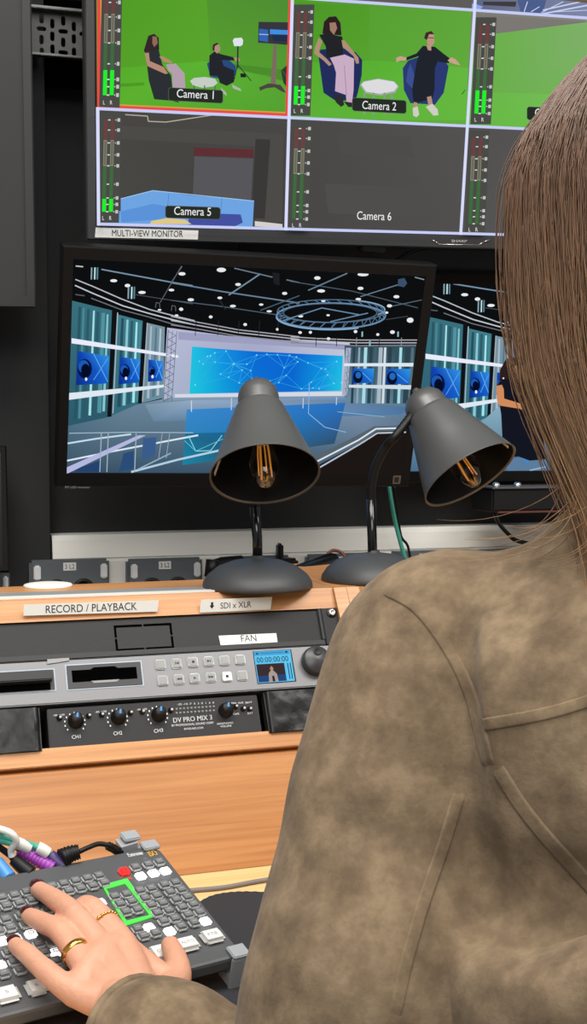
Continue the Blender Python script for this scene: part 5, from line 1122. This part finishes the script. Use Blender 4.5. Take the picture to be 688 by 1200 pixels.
A_, Rr = sp_r(list(zip(TH, (.0075, .0094, .0102, .0150))), 7); b.tube(A_, Rr, MS, 16); ball(b, TH[0], .0075, MS)
A_, Rr = sp_r([(FJ['pinky'][3], .010), (FJ['ring_f'][3], .0122), (FJ['middle'][3], .0128), (FJ['index'][3], .0115)], 6); b.tube(A_, Rr, MS, 16)
A_, Rr = sp_r([(Hp(118, 1166, .022), .0125), (Hp(140, 1150, .025), .0155), (Hp(165, 1140, .023), .0125)], 6); b.tube(A_, Rr, MS, 16)
A_, Rr = sp_r([(FJ['index'][3], .010), (Hp(185, 1140, .018), .0095), (TH[2], .0095)], 6); b.tube(A_, Rr, MS, 14)
for dx in (-9, 4, 14):
    A_, Rr = sp_r([(Hp(150 + dx, 1168, .027), .016), (wrist + (Hp(dx + 152, 1186, .028) - wrist) * .8, .0195), (cuff.lerp(wrist, .4), .021), (cuff, .023), (fore[2][0], .026)], 6); b.tube(A_, Rr, MS, 16)
hand = remesh(b, 'hand', .0015, 5)
bm = bmesh.new(); bm.from_mesh(body); bm.from_mesh(hand); me = bpy.data.meshes.new('person'); bm.to_mesh(me); bm.free()
for p in me.polygons: p.use_smooth = True
me.materials.append(MS); person = bpy.data.objects.new('person', me); COL.objects.link(person)
tag(person, 'person with long brown hair and taupe suede jacket, back turned, hand on the switcher', 'person')
# nails and rings
hb_ = BVHTree.FromObject(person, bpy.context.evaluated_depsgraph_get())
upn = FW.R.col[2]
for k in ('pinky', 'ring_f', 'middle'):
    P_ = FJ[k]; ax = (P_[0] - P_[1]).normalized(); r_ = RA[k][0]
    side = ax.cross(upn).normalized(); nrm = side.cross(ax).normalized()
    if nrm.dot(upn) < 0: nrm = -nrm
    c = P_[0] + ax * r_ * .42 + nrm * r_ * .52
    bm = bmesh.new(); bmesh.ops.create_uvsphere(bm, u_segments=18, v_segments=12, radius=1)
    tf = Matrix.Translation(c) @ Matrix((side, ax, nrm)).transposed().to_4x4() @ Matrix.Diagonal((r_ * .92, r_ * 1.05, r_ * .62, 1))
    b = MB(); b.bm(bm, M['nail'], tf, True); b.build('fingernail', person, 'dark wine red nail')
def ring(k, t_, r_, wd, beads, name):
    P_ = FJ[k]; c = P_[2].lerp(P_[3], t_); ax = (P_[2] - P_[3]).normalized(); u = ax.orthogonal().normalized(); v = ax.cross(u); b = MB()
    if beads:
        for i in range(22):
            a = 2 * math.pi * i / 22; q = c + (u * math.cos(a) + v * math.sin(a)) * r_; ball(b, q, .0013, M['gold'])
        A_ = [c + (u * math.cos(R(a)) + v * math.sin(R(a))) * r_ for a in range(0, 361, 12)]; b.tube(A_, .0007, M['gold'], 8)
    else:
        n = 40; pr = [(r_, -wd), (r_ + .0008, -wd * .9), (r_ + .0010, 0), (r_ + .0008, wd * .9), (r_, wd), (r_ - .0006, 0)]
        b.lathe([(p, q) for p, q in pr] + [pr[0]], c, ax, M['gold'], n, cap=False)
    b.build('finger_ring', person, name)
ring('ring_f', .52, .0104, .0026, False, 'wide gold ring'); ring('index', .42, .0112, .001, True, 'beaded gold ring')
# face
for s_ in (-1, 1):
    b = MB(); ball(b, bodyp(r0 + s_ * .032, .862, .098), .0115, M['eye']); o = b.build('eye', person); b = MB(); ball(b, bodyp(r0 + s_ * .032, .8715, .098), .0045, M['iris'], (1, .5, 1)); b.build('iris', o)
b = MB(); A_, Rr = sp_r([(bodyp(r0 - .022, .868, .028), .002), (bodyp(r0, .876, .029), .005), (bodyp(r0 + .022, .868, .028), .002)], 6); b.tube(A_, Rr, M['lips'], 10); b.build('mouth', person)

# --- jacket
b = MB(); MJ = M['suede']
ringloft(b, [(-.60, .71, .180, .138), (-.56, .71, .182, .140), (-.46, .705, .168, .130), (-.34, .705, .160, .142), (-.292, .704, .158, .148), (-.276, .706, .150, .136), (-.266, .712, .136, .100), (-.236, .712, .134, .094), (-.212, .712, .140, .112), (-.18, .715, .140, .116), (-.13, .722, .138, .104), (-.095, .73, .125, .086), (-.07, .735, .100, .070), (-.05, .742, .072, .062), (-.036, .748, .062, .056)], MJ, 56)
A_, Rr = sp_r(arm); b.tube(A_, Rr, MJ, 28)
A_, Rr = sp_r(fore); b.tube(A_, Rr, MJ, 28)
# shoulder yoke between neck and sleeve head, both sides
A_, Rr = sp_r([(bodyp(r0, .735, -.105), .060), (bodyp(.160, .745, -.112), .050), (bodyp(.105, .756, -.126), .0475), (arm[2][0] + Vector((0, 0, .022)), .044)]); b.tube(A_, Rr, MJ, 28)
A_, Rr = sp_r([(bodyp(.40, .72, -.165), .066), (bodyp(.30, .70, -.14), .072), (bodyp(.20, .70, -.155), .078), (bodyp(.12, .72, -.165), .070)]); b.tube(A_, Rr, MJ, 28)
A_, Rr = sp_r([(bodyp(r0, .735, -.105), .060), (bodyp(.31, .745, -.112), .050), (bodyp(.365, .756, -.122), .058), (shR, .068), (shR.lerp(elR, .5), .064), (elR, .060)]); b.tube(A_, Rr, MJ, 24)
A_, Rr = sp_r([(elR, .060), (elR.lerp(wrR, .5), .052), (wrR, .044)]); b.tube(A_, Rr, MJ, 24)
jm = remesh(b, 'jacket', .005, 26)
# soft folds pressed into the cloth
nrm_ = [v.normal.copy() for v in jm.vertices]; out_ = []
for v, vn in zip(jm.vertices, nrm_):
    co = v.co; d_ = noise.noise(co * 9.0) * .004 + noise.noise(co * 23.0 + Vector((4, 1, 2))) * .0016
    out_ += list(co + vn * d_)
jm.vertices.foreach_set('co', out_); jm.update()
jm.materials.append(MJ); jacket = bpy.data.objects.new('jacket', jm); COL.objects.link(jacket); jacket.parent = person; jacket['label'] = 'taupe suede jacket'
jb = BVHTree.FromObject(jacket, bpy.context.evaluated_depsgraph_get())
def on_jacket(px, py):
    d = ray(px, py).normalized(); h_ = jb.ray_cast(CAM, d)
    return (h_[0], h_[1]) if h_[0] is not None else (None, None)
def seam(pts, wpx, name, hgt=.0011):
    """a flat raised band of doubled cloth with stitched edges, following the surface of the jacket"""
    q = spline([Vector((x, y, 0)) for x, y in pts], 14); V = []; n = 0; N_ = len(q)
    for i, p in enumerate(q):
        t_ = (q[min(i + 1, N_ - 1)] - q[max(i - 1, 0)]).normalized(); n_ = Vector((-t_.y, t_.x, 0)) * wpx * .5; row = []
        e = min(1, .3 + min(i, N_ - 1 - i) / 6)
        for u, h in ((-1.12, -1.2), (-.95, .75), (-.7, 1), (0, .8), (.7, 1), (.95, .75), (1.12, -1.2)):
            h_, nn_ = on_jacket(p.x + n_.x * u, p.y + n_.y * u)
            if h_ is None: break
            row.append(h_ + nn_ * (h * hgt * (e if h > 0 else 1) - (1 - e) * .0012))
        if len(row) == 7: V += row; n += 1
    b = MB(); b.add(V, [[i * 7 + k, i * 7 + k + 1, (i + 1) * 7 + k + 1, (i + 1) * 7 + k] for i in range(n - 1) for k in range(6)], MJ, True); b.build(name, jacket)
seam([(560, 850), (600, 844), (645, 835), (686, 823), (720, 811)], 15, 'yoke_seam')
seam([(449, 690), (488, 712), (523, 757), (549, 808), (563, 858), (574, 900)], 14, 'armhole_seam')
seam([(540, 925), (520, 990), (496, 1060), (476, 1130), (462, 1195)], 15, 'sleeve_seam', .0008)
seam([(582, 898), (609, 941), (638, 978), (667, 1010), (702, 1050)], 16, 'back_seam')
# turned cuff hem
b = MB(); ax = (fore[-1][0] - fore[-2][0]).normalized(); u = ax.orthogonal().normalized(); v_ = ax.cross(u); c_ = cuff + ax * .002
b.tube([c_ + (u * math.cos(R(a)) + v_ * math.sin(R(a))) * .0440 for a in range(0, 361, 12)], .0032, MJ, 10); b.build('cuff_hem', jacket)
b = MB(); n_ = 64; V = []
for z, gx in ((-.268, -.012), (-.276, .010), (-.284, .016), (-.305, .018), (-.335, .016), (-.350, .008), (-.352, -.012)):
    for k in range(n_):
        a = 2 * math.pi * k / n_; zz_ = z + .000 + .036 * min(1, max(0, (math.cos(a) + .80) / .40)) + .003 * math.sin(a * 5); V.append(bodyp(r0 + (.147 + gx) * math.cos(a), .705 + (.139 + gx) * math.sin(a), zz_))
b.add(V, [[i * n_ + k, i * n_ + (k + 1) % n_, (i + 1) * n_ + (k + 1) % n_, (i + 1) * n_ + k][::-1] for i in range(6) for k in range(n_)], MJ, True); b.build('waistband', jacket)
# trousers and shoes
b = MB(); MT = M['trousers']
ringloft(b, [(-.69, .73, .150, .115), (-.63, .715, .168, .125), (-.58, .71, .170, .128)], MT)
for s_ in (-1, 1):
    hp = bodyp(r0 + s_ * .085, .74, -.625); kn = bodyp(r0 + s_ * .12, 1.10, kz + .03); an = bodyp(r0 + s_ * .12, 1.06, .11 - ZC)
    A_, Rr = sp_r([(hp, .092), (hp.lerp(kn, .5), .080), (kn, .066), (kn.lerp(an, .4), .058), (an, .050)]); b.tube(A_, Rr, MT, 20)
tm = remesh(b, 'trousers', .009, 4); tm.materials.append(MT); o = bpy.data.objects.new('trousers', tm); COL.objects.link(o); o.parent = person
for s_ in (-1, 1):
    an = bodyp(r0 + s_ * .12, 1.06, .06 - ZC); toe = bodyp(r0 + s_ * .13, 1.23, .037 - ZC); b = MB()
    A_, Rr = sp_r([(an - FH * .02, .042), (an, .044), (an.lerp(toe, .5) + Vector((0, 0, -.008)), .042), (toe, .034), (toe + FH * .02, .02)]); b.tube(A_, Rr, M['black'], 16); b.build('shoe', person)

# --- hair: a full mass with separate locks lying over it
HR = [(.252, .762, .012, .012), (.246, .762, .034, .040), (.234, .762, .052, .060), (.219, .760, .066, .078), (.205, .758, .079, .092), (.186, .752, .092, .104), (.170, .745, .101, .108), (.150, .740, .1075, .108), (.120, .735, .1085, .106), (.090, .730, .1075, .104), (.060, .725, .1050, .100), (.031, .718, .1010, .096), (.005, .708, .0930, .090), (-.020, .698, .0840, .084), (-.045, .688, .0750, .078), (-.070, .678, .0700, .072), (-.095, .670, .0690, .064), (-.120, .662, .0650, .056), (-.150, .655, .0600, .045), (-.178, .648, .0500, .030)]
def hring(z):
    z = max(min(z, HR[0][0]), HR[-1][0])
    for a, c in zip(HR, HR[1:]):
        if c[0] <= z <= a[0]:
            t_ = (z - c[0]) / (a[0] - c[0]); return [c[i] + (a[i] - c[i]) * t_ for i in (1, 2, 3)]
def hp_(z, th, k=1.0, dr=0): f, w_, d_ = hring(z); return bodyp(r0 + dr + w_ * k * math.cos(th), f + d_ * k * math.sin(th), z)
def hcol(z, rnd):
    t_ = min(1, max(0, (.20 - z) / .30)); a = Vector(lin((92, 66, 52))); c = Vector(lin((164, 128, 92))); v = a.lerp(c, t_ * .9)
    return v * (0.55 + 1.05 * max(0, rnd))
V = []; Fs = []; Cs = []
nr = 320; zs = []
for a, c in zip(HR, HR[1:]): zs += [a[0] + (c[0] - a[0]) * k / 4 for k in range(4)]
zs.append(HR[-1][0])
def streak(th, z): return .42 + .42 * noise.noise(Vector((math.cos(th) * 22, math.sin(th) * 22, z * 2.5))) + .22 * noise.noise(Vector((math.cos(th) * 60, math.sin(th) * 60, z * 4)))
for z in zs:
    for k in range(nr):
        th = 2 * math.pi * k / nr + .05 * math.sin(z * 14)
        V.append(hp_(z, th, .985 + .012 * noise.noise(Vector((math.cos(th) * 26, math.sin(th) * 26, z * 3))))); Cs.append(hcol(z, streak(th, z)))
for i in range(len(zs) - 1):
    for k in range(nr): Fs.append([(i + 1) * nr + k, (i + 1) * nr + (k + 1) % nr, i * nr + (k + 1) % nr, i * nr + k])
Fs += [list(range(nr)), [(len(zs) - 1) * nr + k for k in range(nr)][::-1]]
rnd = random.Random(11)
def strand(pts, r_, cols):
    base = len(V); u = None
    for i, p in enumerate(pts):
        t_ = (pts[min(i + 1, len(pts) - 1)] - pts[max(i - 1, 0)]).normalized(); u = (t_.orthogonal() if u is None else (u - t_ * u.dot(t_))).normalized(); w_ = t_.cross(u); q = r_ * (1 - .75 * (i / (len(pts) - 1)) ** 3)
        for k in range(3):
            a = 2.0944 * k; V.append(p + (u * math.cos(a) + w_ * math.sin(a)) * q); Cs.append(cols[i])
    for i in range(len(pts) - 1):
        for k in range(3): Fs.append([base + i * 3 + k, base + i * 3 + (k + 1) % 3, base + (i + 1) * 3 + (k + 1) % 3, base + (i + 1) * 3 + k])
for i in range(3000):
    th = rnd.uniform(math.pi * .86, math.pi * 2.14) if i % 3 else rnd.uniform(math.pi * .88, math.pi * 1.6)
    z0 = .250; z1 = -.09 - rnd.random() ** .6 * .085 if rnd.random() < .8 else rnd.uniform(-.09, .05)
    k0 = .994 + rnd.uniform(-.008, .010); wob = rnd.uniform(-.09, .09); ph = rnd.uniform(0, 6.28); tone = streak(th, .05) + rnd.uniform(-.12, .12); n = 14; pts = []; cols = []
    for j in range(n):
        t_ = j / (n - 1); z = z0 + (z1 - z0) * t_ ** .9
        tt = th + wob * math.sin(t_ * 3.2 + ph) + .02 * math.sin(t_ * 14 + ph * 2)
        pts.append(hp_(z, tt, k0 + .012 * math.sin(t_ * 6 + ph * 3))); cols.append(hcol(z, tone))
    strand(pts, rnd.uniform(.00030, .00060), cols)
# loose strands that leave the outline: at the side and over the shoulder
for i in range(60):
    th = rnd.uniform(math.pi * .90, math.pi * 1.12); z0 = rnd.uniform(.02, .22); n = 12; tone = rnd.uniform(.3, 1); pts = []; cols = []; ou = rnd.uniform(.0, .010); z1 = z0 - rnd.uniform(.12, .26)
    for j in range(n):
        t_ = j / (n - 1); z = z0 + (z1 - z0) * t_; pts.append(hp_(z, th, 1.0) - RH * ou * math.sin(t_ * 3.0)); cols.append(hcol(z, tone))
    strand(pts, .00035, cols)
for i in range(16):
    a0 = hp_(-.02 - rnd.random() * .03, math.pi * rnd.uniform(.95, 1.2), 1.0); dd = rnd.uniform(.02, .075); n = 10; pts = []; cols = []; s_ = rnd.uniform(-.5, 1)
    for j in range(n):
        t_ = j / (n - 1); pts.append(a0 - RH * dd * t_ ** 1.2 + Vector((0, 0, -.045 * t_ * (1.35 - .75 * t_))) + FH * .05 * t_ * s_); cols.append(hcol(-.05, rnd.uniform(.3, .8)))
    strand(pts, .00032, cols)
hm = bpy.data.meshes.new('hair'); hm.from_pydata([tuple(v) for v in V], [], Fs); hm.materials.append(M['hair'])
at_ = hm.color_attributes.new('Col', 'FLOAT_COLOR', 'POINT')
at_.data.foreach_set('color', [q for c in Cs for q in (c[0], c[1], c[2], 1.0)])
hm.polygons.foreach_set('use_smooth', [True] * len(hm.polygons)); hair = bpy.data.objects.new('hair', hm); COL.objects.link(hair); hair.parent = person; hair['label'] = 'long straight brown hair with lighter ends'

# office stool she sits on
t = thing('office_chair', 'dark office chair under the seated woman', 'chair', loc=bodyp(r0, .72, -ZC))
b = MB(); b.lathe([(0, .40), (.19, .40), (.215, .415), (.22, .44), (.205, .462), (0, .468)], (0, 0, 0), (0, 0, 1), M['chairm'], 40); b.build('seat', t)
b = MB(); b.lathe([(.03, .07), (.03, .25), (.02, .25), (.02, .40)], (0, 0, 0), (0, 0, 1), M['black'], 20); b.build('column', t)
for k in range(5):
    a = R(72 * k + 20); b = MB(); b.tube([(0, 0, .085), (.27 * math.cos(a), .27 * math.sin(a), .065)], [.022, .014], M['black'], 10); lg = b.build('leg', t)
    b = MB(); b.lathe([(.027, -.012), (.027, .012)], (.27 * math.cos(a), .27 * math.sin(a), .027), (-math.sin(a), math.cos(a), 0), M['black'], 20); b.build('castor', lg)
